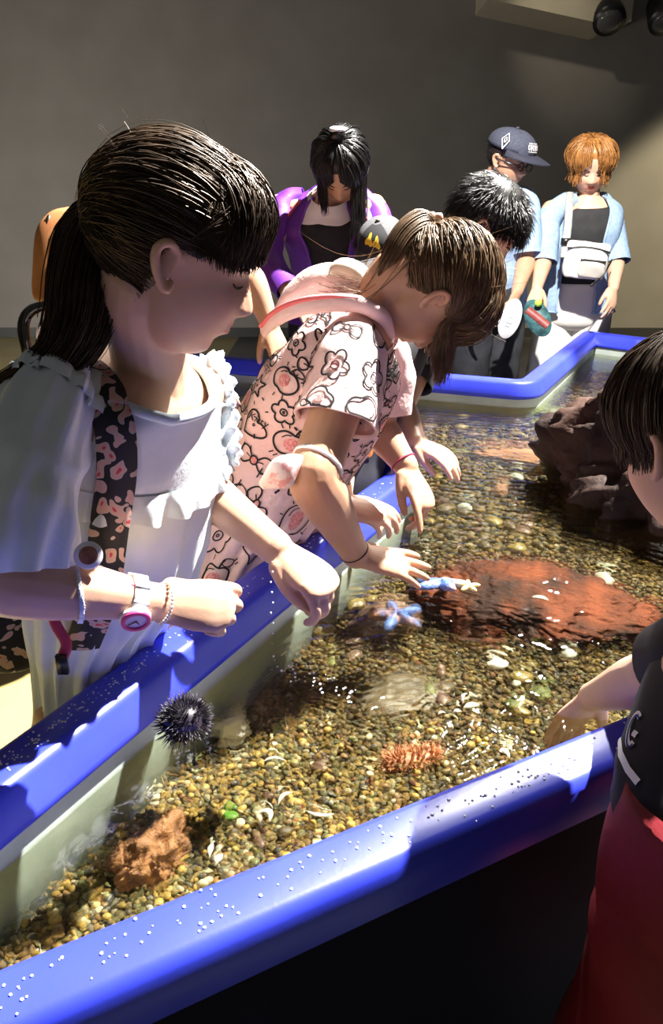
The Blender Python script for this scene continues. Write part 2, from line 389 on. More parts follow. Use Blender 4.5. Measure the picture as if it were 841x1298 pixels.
# ------------------------------------------------------------ stones, shells and animals in the tank
def rock(name, c, r, m, label, cat, seed=1, sub=5, amp=.22, sc=2.2, rot=0, ridged=True, group=None, flat=0, R=None, fine=.05):
    V0, F0 = ico(sub); V = V0.copy()
    n = vnoise(V0, sc, seed); n2 = vnoise(V0, sc * 2.7, seed + 5); n3 = vnoise(V0, sc * 7, seed + 9)
    h = 1 + amp * n + amp * .5 * (1 - 2 * np.abs(n2) if ridged else n2) + fine * n3
    V = V * h[:, None]
    if flat: V[:, 2] = np.where(V[:, 2] > 0, np.tanh(V[:, 2] * flat) / flat, V[:, 2])
    V = V * np.array(r)
    if R is not None: V = V @ np.array(R).T
    ca_, sa_ = math.cos(rot), math.sin(rot); V = V @ np.array([(ca_, sa_, 0), (-sa_, ca_, 0), (0, 0, 1)])
    o_ = bpy.data.objects.new(name, None); bpy.data.objects.remove(o_)
    b = MB(); b.add(V, F0); m_ = b.mesh(name); m_.materials.append(m)
    o = bpy.data.objects.new(name, m_); COL.objects.link(o); o.location = tuple(c)
    return tag(o, label, cat, group)
M_red = mat('red_rock', (.022, .006, .003), (.17, .040, .014), rough=.75, spec=.2, nscale=13, bump=1.0, bscale=38, ramp=(.42, .68))
M_rust = mat('rust_rock', (.16, .065, .025), (.46, .21, .085), rough=.6, nscale=14, bump=.9, bscale=70)
M_dark = mat('dark_rock', (.014, .007, .005), (.065, .030, .020), rough=.7, spec=.25, nscale=5, bump=.9, bscale=28)
M_slab = mat('slab_rock', (.04, .028, .011), (.12, .08, .033), rough=.5, nscale=9, bump=.4, bscale=30)
M_pale = mat('pale_stone', (.34, .36, .28), (.60, .60, .48), rough=.5, nscale=20, bump=.2, bscale=50)
M_white = mat('shell_white', (.70, .68, .60), (.90, .88, .82), rough=.4, nscale=30, bump=.2, bscale=80)
M_brown = mat('brown_stone', (.08, .045, .03), (.20, .11, .07), rough=.4, nscale=20, bump=.2, bscale=60)
M_moss = mat('mossy_rock', (.04, .05, .008), (.20, .22, .03), rough=.6, nscale=22, bump=.6, bscale=50)
M_gold = mat('gold_stone', (.16, .11, .025), (.30, .22, .06), rough=.4, nscale=20, bump=.2, bscale=60)
def bed(px, py, z=ZG):
    """point of the level z seen at a column and row"""
    v = (py - CY) / FPX; r = CF + (px - CX) / FPX * Vector((1, 0, 0)) + v * CD
    return CAM + r * ((z - 1.3) / r.z)
p = bed(668, 775); rock('flat_red_rock', (p.x + .005, p.y + .005, ZG + .008), (.210, .150, .062), M_red, 'big flat rust red rock in the middle of the tank', 'rock', 3, 6, .19, 3.0, -.30, flat=1.6, fine=.06)
p = bed(800, 690); rock('dark_boulder', (p.x + .22, p.y + .09, ZG + .06), (.38, .26, .28), M_dark, 'tall dark brown boulder rising out of the water at the right', 'rock', 11, 6, .17, 2.3, -.75, fine=.07)
p = bed(196, 1100); rock('porous_rock', (p.x, p.y, ZG + .022), (.047, .033, .034), M_rust, 'small porous rust brown rock in the near left corner', 'rock', 21, 5, .28, 2.4, .6, fine=.09)
p = bed(500, 885); rock('brown_slab', (p.x, p.y, ZG - .008), (.10, .055, .022), M_slab, 'smooth brown slab under the ripples in front of the red rock', 'rock', 31, 5, .2, 2.4, .2, fine=.05)
p = bed(668, 590); rock('pink_slab', (p.x + .02, p.y, ZG + .005), (.17, .075, .045), M_rust, 'reddish layered slab leaning against the dark boulder', 'rock', 41, 5, .2, 2.4, -.5, flat=1.5)
p = bed(690, 540); rock('mossy_rock', (p.x, p.y, ZG + .01), (.12, .06, .05), M_moss, 'yellow green mossy rock below the far tank corner', 'rock', 51, 5, .2, 2.5, .2)
p = bed(470, 790); rock('dark_stone', (p.x + .03, p.y - .01, ZG + .008), (.075, .05, .032), M_brown, 'dark brown flat stone left of the blue starfish', 'rock', 61, 4, .14, 2, .3)
stones = [ # px, py, size, material, name, label
 (407, 805, .030, M_gold, 'golden_stone', 'golden stone under the fist of the girl in blue'),
 (452, 770, .022, M_gold, 'golden_stone', 'small golden stone just right of the golden stone under the fist'),
 (300, 908, .022, M_pale, 'grey_stone', 'grey green stone behind the white knobbly shell'),
 (405, 976, .013, M_brown, 'brown_stone', 'dark red brown stone on the gravel below the brown slab'),
 (362, 1056, .011, M_slab, 'brown_stone', 'round brown stone beside the white curled shell'),
 (296, 1062, .011, M_slab, 'brown_stone', 'olive brown stone left of the white curled shell'),
 (330, 1070, .010, M_brown, 'brown_stone', 'dark brown stone closest to the front rim, below the white curled shell'),
 (340, 1010, .009, M_brown, 'dark_stone', 'dark pebble above the white curled shell'),
 (722, 832, .021, M_pale, 'pale_stone', 'pale round stone at the right front end of the red rock'),
 (766, 738, .024, M_pale, 'pale_stone', 'pale grey stone behind the right end of the red rock'),
 (590, 646, .020, M_pale, 'pale_stone', 'pale stone beyond the pointing finger'),
 (541, 704, .018, M_pale, 'pale_stone', 'pale stone right of the spread hand'),
 (541, 720, .012, M_pale, 'pale_stone', 'smaller pale stone just in front of the stone beside the spread hand'),
 (503, 685, .016, M_pale, 'pale_stone', 'pale stone between the spread hand and the tank wall'),
 (631, 846, .019, M_white, 'white_stone', 'ridged white stone in front of the red rock'),
 (655, 868, .010, M_pale, 'pale_stone', 'small pale stone right of the ridged white stone'),
 (655, 608, .024, M_pale, 'grey_stone', 'grey stone beside the left tip of the layered slab'),
 (600, 520, .030, M_pale, 'grey_stone', 'pale stone near the far wall, left of the mossy rock'),
 (640, 628, .040, M_rust, 'reddish_stone', 'reddish stone left of the boulder foot'),
 (560, 640, .030, M_dark, 'dark_stone', 'dark stone between the pointing finger and the pale stone'),
 (690, 480, .040, M_rust, 'reddish_stone', 'reddish stone far back under the couple'),
 (725, 470, .035, M_pale, 'pale_stone', 'pale stone at the far end of the tank'),
 (545, 545, .03, M_slab, 'brown_stone', 'brown stone by the far wall beyond the bent boy'),
 (625, 560, .028, M_slab, 'brown_stone', 'brown stone left of the mossy rock'),
 (660, 905, .014, M_gold, 'golden_stone', 'golden stone near the front rim beyond the white fragments'),
 (690, 885, .012, M_moss, 'green_stone', 'green stone near the forearm dipped in the water'),
 (545, 880, .016, M_moss, 'green_stone', 'green stone at the right end of the brown slab'),
 (735, 512, .03, M_slab, 'brown_stone', 'brown stone behind the dark boulder'),
]
for i, (px, py, s, m, nm, lb) in enumerate(stones):
    p = bed(px, py); rock(nm, (p.x, p.y, ZG + s * .25), (s, s * .72, s * .5), m, lb, 'stone', 70 + i, 3, .14, 1.8, i * .9)
MS = [(M_slab, 'flat brown stone half sunk in the gravel of the middle tank', 'flat brown stones in the gravel'), (M_gold, 'flat yellowish stone half sunk in the gravel of the middle tank', 'flat yellowish stones in the gravel'), (M_moss, 'flat greenish stone half sunk in the gravel of the middle tank', 'flat greenish stones in the gravel'), (M_brown, 'flat dark stone half sunk in the gravel of the middle tank', 'flat dark stones in the gravel')]
r = np.random.default_rng(8); k = 0
while k < 64:
    px, py = r.uniform(380, 760), r.uniform(520, 900); p = bed(px, py)
    if not in_tank([p.x], [p.y])[0] or 520 < px < 800 and 700 < py < 835: continue
    m, lb, gp = MS[(0, 1, 2, 3, 0, 3)[k % 6]]; s = r.uniform(.010, .020) * (1 + .5 * (p.y - 1)); rock('flat_stone', (p.x, p.y, ZG + s * .10), (s * r.uniform(.9, 1.4), s * r.uniform(.6, .9), s * .42), m, lb, 'stone', 120 + k, 2, .16, 1.8, r.uniform(0, 6), group=gp); k += 1
# knobbly barnacle shell
p = bed(293, 937); rock('knobbly_shell', (p.x, p.y, ZG + .014), (.029, .018, .019), M_white, 'white knobbly shell beside the black sea urchin', 'shell', 91, 4, .3, 2.6, -.2)
def shell_sliver(px, py, ln, wd, ang, bend, label, nm='shell_sliver'):
    p = bed(px, py, ZG + .012); b = MB(); P, R = [], []
    for t in np.linspace(-1, 1, 7):
        x, y = ln * t, bend * ln * (1 - t * t); ca_, sa_ = math.cos(ang), math.sin(ang)
        P.append((p.x + x * ca_ - y * sa_, p.y + x * sa_ + y * ca_, p.z + .003 * (1 - t * t))); R.append((wd * (1 - .8 * t * t), wd * .35))
    tube(b, P, R, 8, side=(-math.sin(ang), math.cos(ang), 0), sub=3)
    tag(b.build(nm, M_white), label, 'shell')
shell_sliver(348, 965, .015, .003, .05, .3, 'thin white shell sliver above the dark pebble')
shell_sliver(406, 1030, .018, .0035, -.15, -.4, 'curved white shell sliver close to the front rim')
shell_sliver(362, 1012, .014, .0035, .9, .3, 'slanting white shell sliver right of the dark pebble')
shell_sliver(334, 1036, .011, .005, -.7, .9, 'white curled shell on the gravel', 'curled_shell')
shell_sliver(268, 1078, .010, .004, 1.5, .1, 'upright white shell shard right of the porous rust rock')
shell_sliver(278, 1090, .008, .005, 1.2, .1, 'wide white shell shard at the front rim beside the porous rust rock')
shell_sliver(598, 896, .013, .007, .35, .1, 'thick bright white shell fragment in front of the red rock')
shell_sliver(580, 903, .006, .005, .2, .1, 'tiny white shell fragment left of the thick bright one')
shell_sliver(590, 884, .011, .003, 1.1, .3, 'thin white shell fragment behind the thick bright one')
shell_sliver(640, 956, .009, .004, -.9, .3, 'white shell chip by the front rim')
shell_sliver(560, 905, .006, .003, .4, .2, 'small white shell chip right of the orange spiny animal')
shell_sliver(675, 779, .014, .006, -.4, .2, 'pale leaf shaped shell on top of the red rock')
bpy.data.objects[-1] if False else None
o = [x for x in COL.objects if x.get('label') == 'pale leaf shaped shell on top of the red rock'][0]; o.location.z += .055; o.location.y -= .04
p = bed(293, 1040); rock('green_glass', (p.x, p.y, ZG + .008), (.011, .008, .004), mat('green_glass', (.12, .30, .04), rough=.2), 'flat bright green pebble above the porous rust rock', 'pebble', 96, 3, .05, 1.5)

def spiny(name, c, rad, nsp, ln, wd, m1, m2, label, cat, up=(0, 0, 1), squash=.8, R=None, elong=(1, 1, 1), sname='spines', seg=5):
    t = empty(name, c, label, cat); el = np.array(elong)
    b = MB(); ellipsoid(b, c, tuple(np.array((rad, rad, rad * squash)) * el), 20, R); b.build('body', m1, t)
    b = MB(); r = np.random.default_rng(5); k = 0
    D = nrm(r.normal(size=(nsp * 2, 3))); D = D[(D @ A(up)) > -.45][:nsp]
    for d in D:
        p0 = d * np.array((rad, rad, rad * squash)) * el * .9; dd = nrm(d / el + r.normal(0, .18, 3)); l = ln * r.uniform(.6, 1.15)
        if R is not None: p0 = np.array(R) @ p0; dd = np.array(R) @ dd
        P = [A(tuple(c)) + p0, A(tuple(c)) + p0 + dd * l * .5, A(tuple(c)) + p0 + dd * l]
        tube(b, P, [wd, wd * .8, wd * .15], seg, sub=1, round0=False, round1=False)
    tag(b.build(sname, m2, t), kind='stuff'); return t
M_urch = mat('urchin_black', (.008, .007, .010), (.03, .022, .035), rough=.35, nscale=30)
spiny('sea_urchin', at(234, 915, .955), .026, 700, .016, .0007, M_urch, M_urch, 'round black sea urchin clinging to the tank wall at the waterline', 'sea urchin', squash=.95)
M_orange = mat('spiny_orange', (.36, .12, .05), (.62, .27, .13), rough=.45, nscale=30)
p = bed(522, 975); R = basis((.9, .25, 0), (0, 0, 1)); spiny('spiny_sea_cucumber', (p.x, p.y, ZG + .016), .017, 300, .0115, .0019, M_orange, M_orange, 'orange brown spiny sea cucumber lying on the gravel near the front rim', 'sea cucumber', R=R, elong=(1, 2.6, .8), sname='papillae', seg=6)
M_star = mat('starfish_blue', (.08, .15, .42), (.50, .25, .14), rough=.5, nscale=26, bump=.5, bscale=90, ramp=(.48, .66))
M_star_y = mat('starfish_yellow', (.62, .48, .16), (.72, .62, .30), rough=.5, nscale=40, bump=.4, bscale=90)
def starfish(c, rad, m, label, rot, name='starfish', arms=5, R=None):
    b = MB(); V, F = [], []; n = arms * 10; rings = 9
    th = np.linspace(0, 2 * np.pi, n, endpoint=False)
    prof = rad * (.34 + .66 * (np.abs(np.cos(th * arms / 2)) ** 2.6))
    rows = []
    for k in range(rings):
        t = (k / (rings - 1)) ** .8; q = .04 + .96 * t; h = rad * .22 * math.sqrt(max(0, 1 - t ** 2.2))
        z = h * (.5 + .5 * np.abs(np.cos(th * arms / 2)) ** 1.5) if k else np.full(n, h)
        rows.append(np.stack([np.cos(th + rot) * prof * q, np.sin(th + rot) * prof * q, z], -1))
    rows.append(rows[-1] * np.array((.9, .9, 1)) + np.array((0, 0, -rad * .08)))
    G = np.array(rows)
    if R is not None: G = G @ np.array(R).T
    add_grid(b, G + A(tuple(c)), True, True); return tag(b.build(name, m, fixn=True), label, 'starfish')
p = bed(503, 782, .588); starfish((p.x, p.y, .588), .056, M_star, 'blue starfish with orange blotches on the dark flat stone', .5)
p = bed(560, 744, .600); starfish((p.x, p.y, .604), .060, M_star, 'blue and orange starfish on the left end of the red rock', 1.2, R=basis((0, 1, -.35), (0, .3, 1)))
p = bed(584, 748, .607); starfish((p.x + .012, p.y - .012, .622), .024, M_star_y, 'small yellow starfish on top of the red rock, beside the blue and orange one', .2)
# water drops on the rim
M_drop = mat('drop', (.8, .85, 1.0), rough=.05, spec=.9)
b = MB(); r = np.random.default_rng(12)
def drops(p0, p1, n, spread, smin=.0008, smax=.0022):
    for _ in range(n):
        t = r.uniform(); q = A(p0) * (1 - t) + A(p1) * t + np.array((*r.normal(0, spread, 2), 0)); s = r.uniform(smin, smax)
        ellipsoid(b, q, (s, s * r.uniform(.8, 1.2), s * .5), 6)
drops((-.46, .54, .7005), (.13, 1.62, .7005), 170, .008); drops((-.40, .36, .7005), (.42, .79, .7005), 170, .010)
drops((-.40, .65, .7005), (-.25, .93, .7005), 90, .008)
tag(b.build('rim_water_drops', M_drop), 'tiny water drops scattered along the blue rim', 'water drops', kind='stuff')
M_dropglint = mat('drop_and_glint', (.9, .95, 1.0), rough=.03, spec=1.0)  # near white, for the falling drops and the painted ripple glints
b = MB()
for i in range(9):
    p = at(345 + r.normal(0, 1.2), 712 + 13 * i, .97); s = r.uniform(.0006, .0013); ellipsoid(b, p, (s, s, s * 1.6), 6)
tag(b.build('falling_drops', M_dropglint), 'thread of water drops falling from the fist of the girl in blue', 'water drops', kind='stuff')
b = MB()  # white beads painting in sun glints on the ripples
for i in range(46):
    t = r.uniform(); p = bed(350 + 100 * t + r.normal(0, 7), 838 + 42 * t + r.normal(0, 8), .612); s = r.uniform(.0008, .0024); ellipsoid(b, p, (s, s, s * .8), 6)
tag(b.build('ripple_glints', M_dropglint), 'sun glints on the ripples below the fist, made as white beads', 'water drops', kind='stuff')
# ------------------------------------------------------------ people: heads, hands, hair, bodies
def ray_ell(D, c, r):
    c = np.array(c); r = np.array(r); d = D / r; o = -c / r
    a = (d * d).sum(1); bq = (d * o).sum(1); cc = (o * o).sum() - 1
    return (-bq + np.sqrt(np.maximum(bq * bq - a * cc, 0))) / a
def head_r(D):
    D = nrm(D)
    r1 = ray_ell(D, (0, -.06, .13), (.35, .415, .37)); r2 = ray_ell(D, (0, .085, -.12), (.285, .285, .365))
    return (r1 ** 14 + r2 ** 14) ** (1 / 14)
def g(x, c, s): return np.exp(-((x - c) / s) ** 2)
def head_pts(D, nose=.085):
    P = nrm(D) * head_r(D)[:, None]; x, y, z = P.T; f = np.clip((y - .05) / .15, 0, 1); ax = np.abs(x)
    dy = np.zeros(len(P))
    nz = np.interp(z, [-.185, -.165, -.135, -.10, 0, .06], [0, .55, 1, .93, .35, 0])
    dy += nose * nz * np.exp(-(x / np.interp(z, [-.17, -.12, 0], [.075, .07, .05])) ** 2)
    dy += .022 * g(ax, .055, .03) * g(z, -.15, .03)
    dy -= .034 * g(ax, .135, .065) * g(z, .0, .05)
    dy += .014 * g(ax, .13, .05) * g(z, -.005, .028)
    dy += .012 * g(z, .085, .04) * g(ax, .12, .1)
    dy += .018 * g(ax, .17, .08) * g(z, -.13, .09)
    lw = np.exp(-(x / .085) ** 4)
    dy += lw * (.030 * g(z, -.228, .020) + .034 * g(z, -.272, .022) - .010 * g(z, -.25, .008))
    dy -= .012 * g(z, -.33, .03) * np.exp(-(x / .12) ** 2)
    dy += .034 * g(z, -.42, .055) * np.exp(-(x / .13) ** 2)
    P[:, 1] += dy * f
    return P
class Head:
    def __init__(s, c, fwd, up, H, roll=0):
        s.c = A(tuple(c)); s.B = basis(fwd, up); s.H = H
        if roll: s.B = s.B @ np.array(Matrix.Rotation(roll, 3, 'Y'))
    def w(s, P): return (np.asarray(P, float) @ s.B.T) * s.H + s.c
    def loc(s, W): return ((np.asarray(W) - s.c) @ s.B) / s.H
    def surf(s, D, off=0.0):
        P = head_pts(np.asarray(D, float)); return P + nrm(P) * np.asarray(off)[..., None] if np.ndim(off) else P + nrm(P) * off
    def add(s, mb, ears=True):
        th = np.linspace(0, np.pi, 50)[1:-1]; ph = np.linspace(0, 2 * np.pi, 72, endpoint=False)
        D = np.stack([np.sin(th)[:, None] * np.cos(ph), np.sin(th)[:, None] * np.sin(ph), np.cos(th)[:, None] * np.ones(72)], -1)
        G = s.w(head_pts(D.reshape(-1, 3))).reshape(48, 72, 3); add_grid(mb, G, True, True)
        if ears:
            for sx in (-1, 1):
                pts = [(.345, .015, -.10), (.36, .0, -.14), (.372, -.035, -.12), (.40, -.085, -.04), (.41, -.10, .03), (.40, -.06, .075), (.37, -.01, .06), (.35, .02, .01)]
                tube(mb, s.w([(sx * a, b, c) for a, b, c in pts]), [.018 * s.H, .026 * s.H, .024 * s.H, .026 * s.H, .026 * s.H, .025 * s.H, .02 * s.H, .015 * s.H], 8, sub=3)
                ellipsoid(mb, s.w([(sx * .355, -.04, -.02)])[0], (.018 * s.H, .055 * s.H, .09 * s.H), 12, s.B)
    def features(s, parent, m_eye, brow=None, open_=0.0, lash=.007):
        b = MB()
        for sx in (-1, 1):
            X = np.linspace(-.06, .06, 7); D = np.stack([sx * .135 + X, np.full(7, .36), -.012 - .018 * (1 - (X / .06) ** 2)], -1)
            P = s.surf(D, .004); tube(b, s.w(P), [lash * s.H * q for q in (.3, .8, 1, 1, 1, .9, .5)], 6, sub=2)
            if open_: ellipsoid(b, s.w(s.surf(np.array([[sx * .135, .36, -.008]]), .002))[0], (.026 * s.H, .012 * s.H, .020 * s.H), 8, s.B)
        b.build('eyelashes', m_eye, parent)
        if brow:
            b = MB()
            for sx in (-1, 1):
                X = np.linspace(-.075, .075, 6); D = np.stack([sx * .14 + X, np.full(6, .36), .085 - .02 * (X * sx / .075) ** 2 + .006 * X * sx / .075], -1)
                tube(b, s.w(s.surf(D, .004)), [(.010 * s.H * q, .005 * s.H) for q in (.6, 1, 1, .9, .7, .3)], 6, sub=2)
            b.build('eyebrows', brow, parent)
def hand(mb, W, K, N_, L, curls=(40, 45, 50, 55), s=1, thumb=(35, 25), spread=4, n=10, open_thumb=1.0):
    """W wrist, K towards the knuckles, N_ back-of-hand normal, s side of the thumb"""
    W = A(tuple(W)); K = nrm(A(tuple(K))); N_ = A(tuple(N_)); N_ = nrm(N_ - K * (N_ @ K)); Sd = s * np.cross(K, N_)
    tube(mb, [W - K * .08 * L, W + K * .1 * L, W + K * .28 * L, W + K * .42 * L, W + K * .50 * L], [(.135 * L, .10 * L), (.165 * L, .095 * L), (.205 * L, .09 * L), (.215 * L, .08 * L), (.20 * L, .062 * L)], 14, side=Sd, sub=3)
    lens = (.42, .47, .43, .33); rad = (.050, .052, .049, .043)
    for i in range(4):
        off = .158 - .105 * i; base = W + K * (.48 - .03 * abs(i - 1.2)) * L + Sd * off * L
        a = math.radians(spread * (1.5 - i)); K0 = K * math.cos(a) + Sd * math.sin(a)
        c = math.radians(curls[i]); P = [base - K * .06 * L, base]; ang = [c * .32, c * .72, c]
        for t, q in zip(ang, (.45, .31, .24)):
            P.append(P[-1] + (K0 * math.cos(t) - N_ * math.sin(t)) * q * lens[i] * L)
        r = rad[i] * L; tube(mb, P, [r * 1.05, r * 1.08, r * 1.0, r * .92, r * .74], n, sub=3)
    tb = W + K * .10 * L + Sd * .13 * L - N_ * .03 * L; a, c = math.radians(thumb[0]), math.radians(thumb[1])
    d1 = nrm(K * math.cos(a) + Sd * math.sin(a) * open_thumb - N_ * .35)
    d2 = nrm(K * math.cos(a - c) + Sd * math.sin(a - c) - N_ * (.35 + .5 * math.sin(c)))
    d3 = nrm(K * math.cos(a - 1.8 * c) + Sd * math.sin(a - 1.8 * c) - N_ * (.35 + .8 * math.sin(c)))
    P = [tb, tb + d1 * .20 * L]; P.append(P[-1] + d2 * .17 * L); P.append(P[-1] + d3 * .12 * L)
    tube(mb, P, [.085 * L, .066 * L, .058 * L, .046 * L], n, sub=3)
def limb(mb, P, R, n=16, sub=5): return tube(mb, P, R, n, sub=sub)
def arm(mb, S_, E_, W_, r=(.045, .035, .022)):
    S_, E_, W_ = (A(tuple(q)) for q in (S_, E_, W_))
    l = lambda a, b_, t: a * (1 - t) + b_ * t
    tube(mb, [S_, l(S_, E_, .5), l(S_, E_, .85), E_ , l(E_, W_, .25), l(E_, W_, .6), l(E_, W_, .9), W_], [r[0], r[0] * .9, r[1] * 1.02, r[1], r[1] * 1.02, (r[1] + r[2]) * .5, r[2] * 1.04, r[2]], 16, sub=4)
def remesh(mb, vox, smooth=3, extra=None):
    m = mb.mesh('tmp'); o = bpy.data.objects.new('tmp', m); COL.objects.link(o)
    md = o.modifiers.new('r', 'REMESH'); md.mode = 'VOXEL'; md.voxel_size = vox; md.adaptivity = 0
    if smooth: sm = o.modifiers.new('s', 'SMOOTH'); sm.factor = .5; sm.iterations = smooth
    dg = bpy.context.evaluated_depsgraph_get(); e = o.evaluated_get(dg); r = bpy.data.meshes.new_from_object(e)
    V = np.zeros(len(r.vertices) * 3); r.vertices.foreach_get('co', V)
    n = len(r.polygons); lt = np.zeros(n, np.int32); r.polygons.foreach_get('loop_total', lt); lv = np.zeros(len(r.loops), np.int32); r.loops.foreach_get('vertex_index', lv)
    bpy.data.objects.remove(o); bpy.data.meshes.remove(m)
    if (lt == 4).all(): F = lv.reshape(-1, 4).tolist()
    else:
        st = np.concatenate([[0], np.cumsum(lt)[:-1]]); F = [tuple(lv[a:a + k]) for a, k in zip(st, lt)]
    bpy.data.meshes.remove(r)
    return V.reshape(-1, 3), F
def finish_body(mb, head, vox, m, parent, smooth=2, legs=None, lips=(.62, .30, .30), cheek=.12):
    V, F = remesh(mb, vox, smooth); out = MB(); out.add(V, F)
    if legs is not None:
        out.add(legs.verts(), legs.F)
    V = out.verts(); C = np.ones((len(V), 4))
    if head is not None:
        P = head.loc(V); x, y, z = P.T; f = (y > .2)
        lip = f * np.exp(-(x / .075) ** 4) * np.clip(g(z, -.23, .018) + g(z, -.268, .02), 0, 1)
        ck = f * g(np.abs(x), .18, .08) * g(z, -.12, .08) * cheek
        for k in range(3): C[:, k] *= (1 - lip) + lip * lips[k] * (1.25 if k == 0 else 1.0)
        C[:, 1] *= 1 - ck; C[:, 2] *= 1 - ck
    out.C = [C]; o = out.build('body', m, parent, True, col=True); return o
# hair -------------------------------------------------
def hair_mask(P, low=0.0, front=.27):
    x, y, z = P.T; h = np.interp(y, [-.5, -.22, -.13, -.02, .10, .20, .36], [-.34 + low, -.34 + low, -.2 + low, .055, .05, .16, front]); return z - h
def hair_shell(hd, m, parent, off=.035, low=0.0, front=.27, name='hair'):
    th = np.linspace(0, np.pi, 46)[1:-1]; ph = np.linspace(0, 2 * np.pi, 64, endpoint=False)
    D = np.stack([np.sin(th)[:, None] * np.cos(ph), np.sin(th)[:, None] * np.sin(ph), np.cos(th)[:, None] * np.ones(64)], -1).reshape(-1, 3)
    P = head_pts(D); f = hair_mask(P, low, front); o = off * np.clip(f / .12, -.25, 1); Q = P + nrm(P) * o[:, None]
    G = hd.w(Q).reshape(44, 64, 3); b = MB(); add_grid(b, G, True, False); return b
def strand_mesh(mb, W, r0, r1, r, sides=3):
    """W (S,K,3) world paths"""
    Sn, K = W.shape[:2]; T = nrm(np.gradient(W, axis=1)); ref = nrm(r.normal(size=(Sn, 1, 3))); a = nrm(np.cross(T, ref)); b = np.cross(T, a)
    t = np.linspace(0, 1, K); rad = (r0 * (1 - t) + r1 * t) * np.minimum(1, .45 + t * 6); rad = rad[None, :, None, None] * r.uniform(.7, 1.3, (Sn, 1, 1, 1))
    th = np.linspace(0, 2 * np.pi, sides, endpoint=False); c = np.cos(th)[None, None, :, None]; s = np.sin(th)[None, None, :, None]
    V = W[:, :, None] + rad * (c * a[:, :, None] + s * b[:, :, None])
    gf = grid_faces(K, sides); F = (gf[None] + (np.arange(Sn) * K * sides)[:, None, None]).reshape(-1, 4)
    mb.add(V.reshape(-1, 3), F)
def slerp(D0, D1, t):
    D0, D1 = nrm(D0), nrm(D1); om = np.arccos(np.clip((D0 * D1).sum(-1, keepdims=True), -.9999, .9999))[:, None, :]
    t = t[None, :, None]; return (np.sin((1 - t) * om) * D0[:, None] + np.sin(t * om) * D1[:, None]) / np.sin(om)
def flow(hd, D0, D1, off, K=9, wig=.012, r=RNG):
    t = np.linspace(0, 1, K); D = slerp(D0, D1, t); Sn = len(D0)
    off = np.broadcast_to(np.asarray(off, float), (Sn, K)) if np.ndim(off) else np.full((Sn, K), off)
    P = hd.surf(D.reshape(-1, 3), (off + r.normal(0, wig, (Sn, 1)) * .6).ravel()).reshape(Sn, K, 3)
    P = P + (r.normal(0, wig, (Sn, 1, 3)) * np.sin(np.pi * t)[None, :, None])
    return hd.w(P)
def hang(W, L, r, grav=(0, 0, -1), stiff=.5, K=6, curl=0.0):
    """continue strands downwards"""
    Sn = len(W); d = nrm(W[:, -1] - W[:, -2]); p = W[:, -1]; out = [W]; L = np.broadcast_to(np.asarray(L, float), (Sn,))[:, None]; gv = np.array(grav, float)
    for k in range(K):
        d = nrm(d * stiff + gv * (1 - stiff) + r.normal(0, .04 + curl, (Sn, 3))); p = p + d * L / K; out.append(p[:, None])
    return np.concatenate(out, 1)
def rand_dirs(n, r, low=0.0, front=.27, minf=.0):
    out = []
    while sum(len(o) for o in out) < n:
        D = nrm(r.normal(size=(n * 2, 3))); P = head_pts(D); out.append(D[hair_mask(P, low, front) > minf])
    return np.concatenate(out)[:n]
def short_hair(hd, m, parent, n, length, r, rad=.0012, low=.02, front=.22, rise=.5, down=.5, shell=.04, comb=(0, 0, 0), name='hair', up=None, K=6):
    b = hair_shell(hd, m, parent, shell, low, front)
    D = rand_dirs(n, r, low, front); P = head_pts(D); Nn = nrm(P); cr = nrm(np.array([[0, -.25, .9]]))
    tan = D - cr * (D * cr).sum(1, keepdims=True); tan = nrm(tan - Nn * (tan * Nn).sum(1, keepdims=True)) + np.array(comb)
    d = nrm(Nn * rise + tan * down + r.normal(0, .18, D.shape)); L = length * r.uniform(.6, 1.15, (len(D), 1)); t = np.linspace(0, 1, K)[None, :, None]
    W = (P + Nn * .01)[:, None] + d[:, None] * L[:, None] * t + (-Nn * .25 + tan * .25)[:, None] * L[:, None] * t ** 2
    strand_mesh(b, hd.w(W), rad, rad * .25, r); return b.build(name, m, parent)
# clothes ----------------------------------------------
def cloth(G, name, m, parent, amp=.004, sc=20, seed=1, thick=.0, mask=None, sharp=True):
    G2 = wrinkle(G, amp, sc, seed, sharp, mask) if amp else G
    b = MB(); add_grid(b, G2); N_ = outward(G2)
    # turned-in hems at both ends
    for e in (0, -1):
        r1 = G2[e] - N_[e] * .004; r2 = r1 + (G2[1 if e == 0 else -2] - G2[e]) * .8 - N_[e] * .002
        add_grid(b, np.array([G2[e], r1, r2]))
    o = b.build(name, m, parent); return o, G2
def sleeve(P, R, name, m, parent, amp=.004, sc=25, seed=1, n=32, sub=6, side=None):
    G = tube_grid(P, R, n, side, sub, False, False); return cloth(G, name, m, parent, amp, sc, seed)
def surf_at(G, N_, u, v):
    """u around in [0,1), v along in [0,1]"""
    m, n = G.shape[:2]; x = (np.asarray(u) % 1) * n; y = np.clip(np.asarray(v), 0, 1) * (m - 1.001); i = np.floor(y).astype(int); j = np.floor(x).astype(int) % n
    fx = (x - np.floor(x))[:, None]; fy = (y - i)[:, None]; j2 = (j + 1) % n
    f = lambda Q: (Q[i, j] * (1 - fx) + Q[i, j2] * fx) * (1 - fy) + (Q[i + 1, j] * (1 - fx) + Q[i + 1, j2] * fx) * fy
    return f(G), nrm(f(N_))
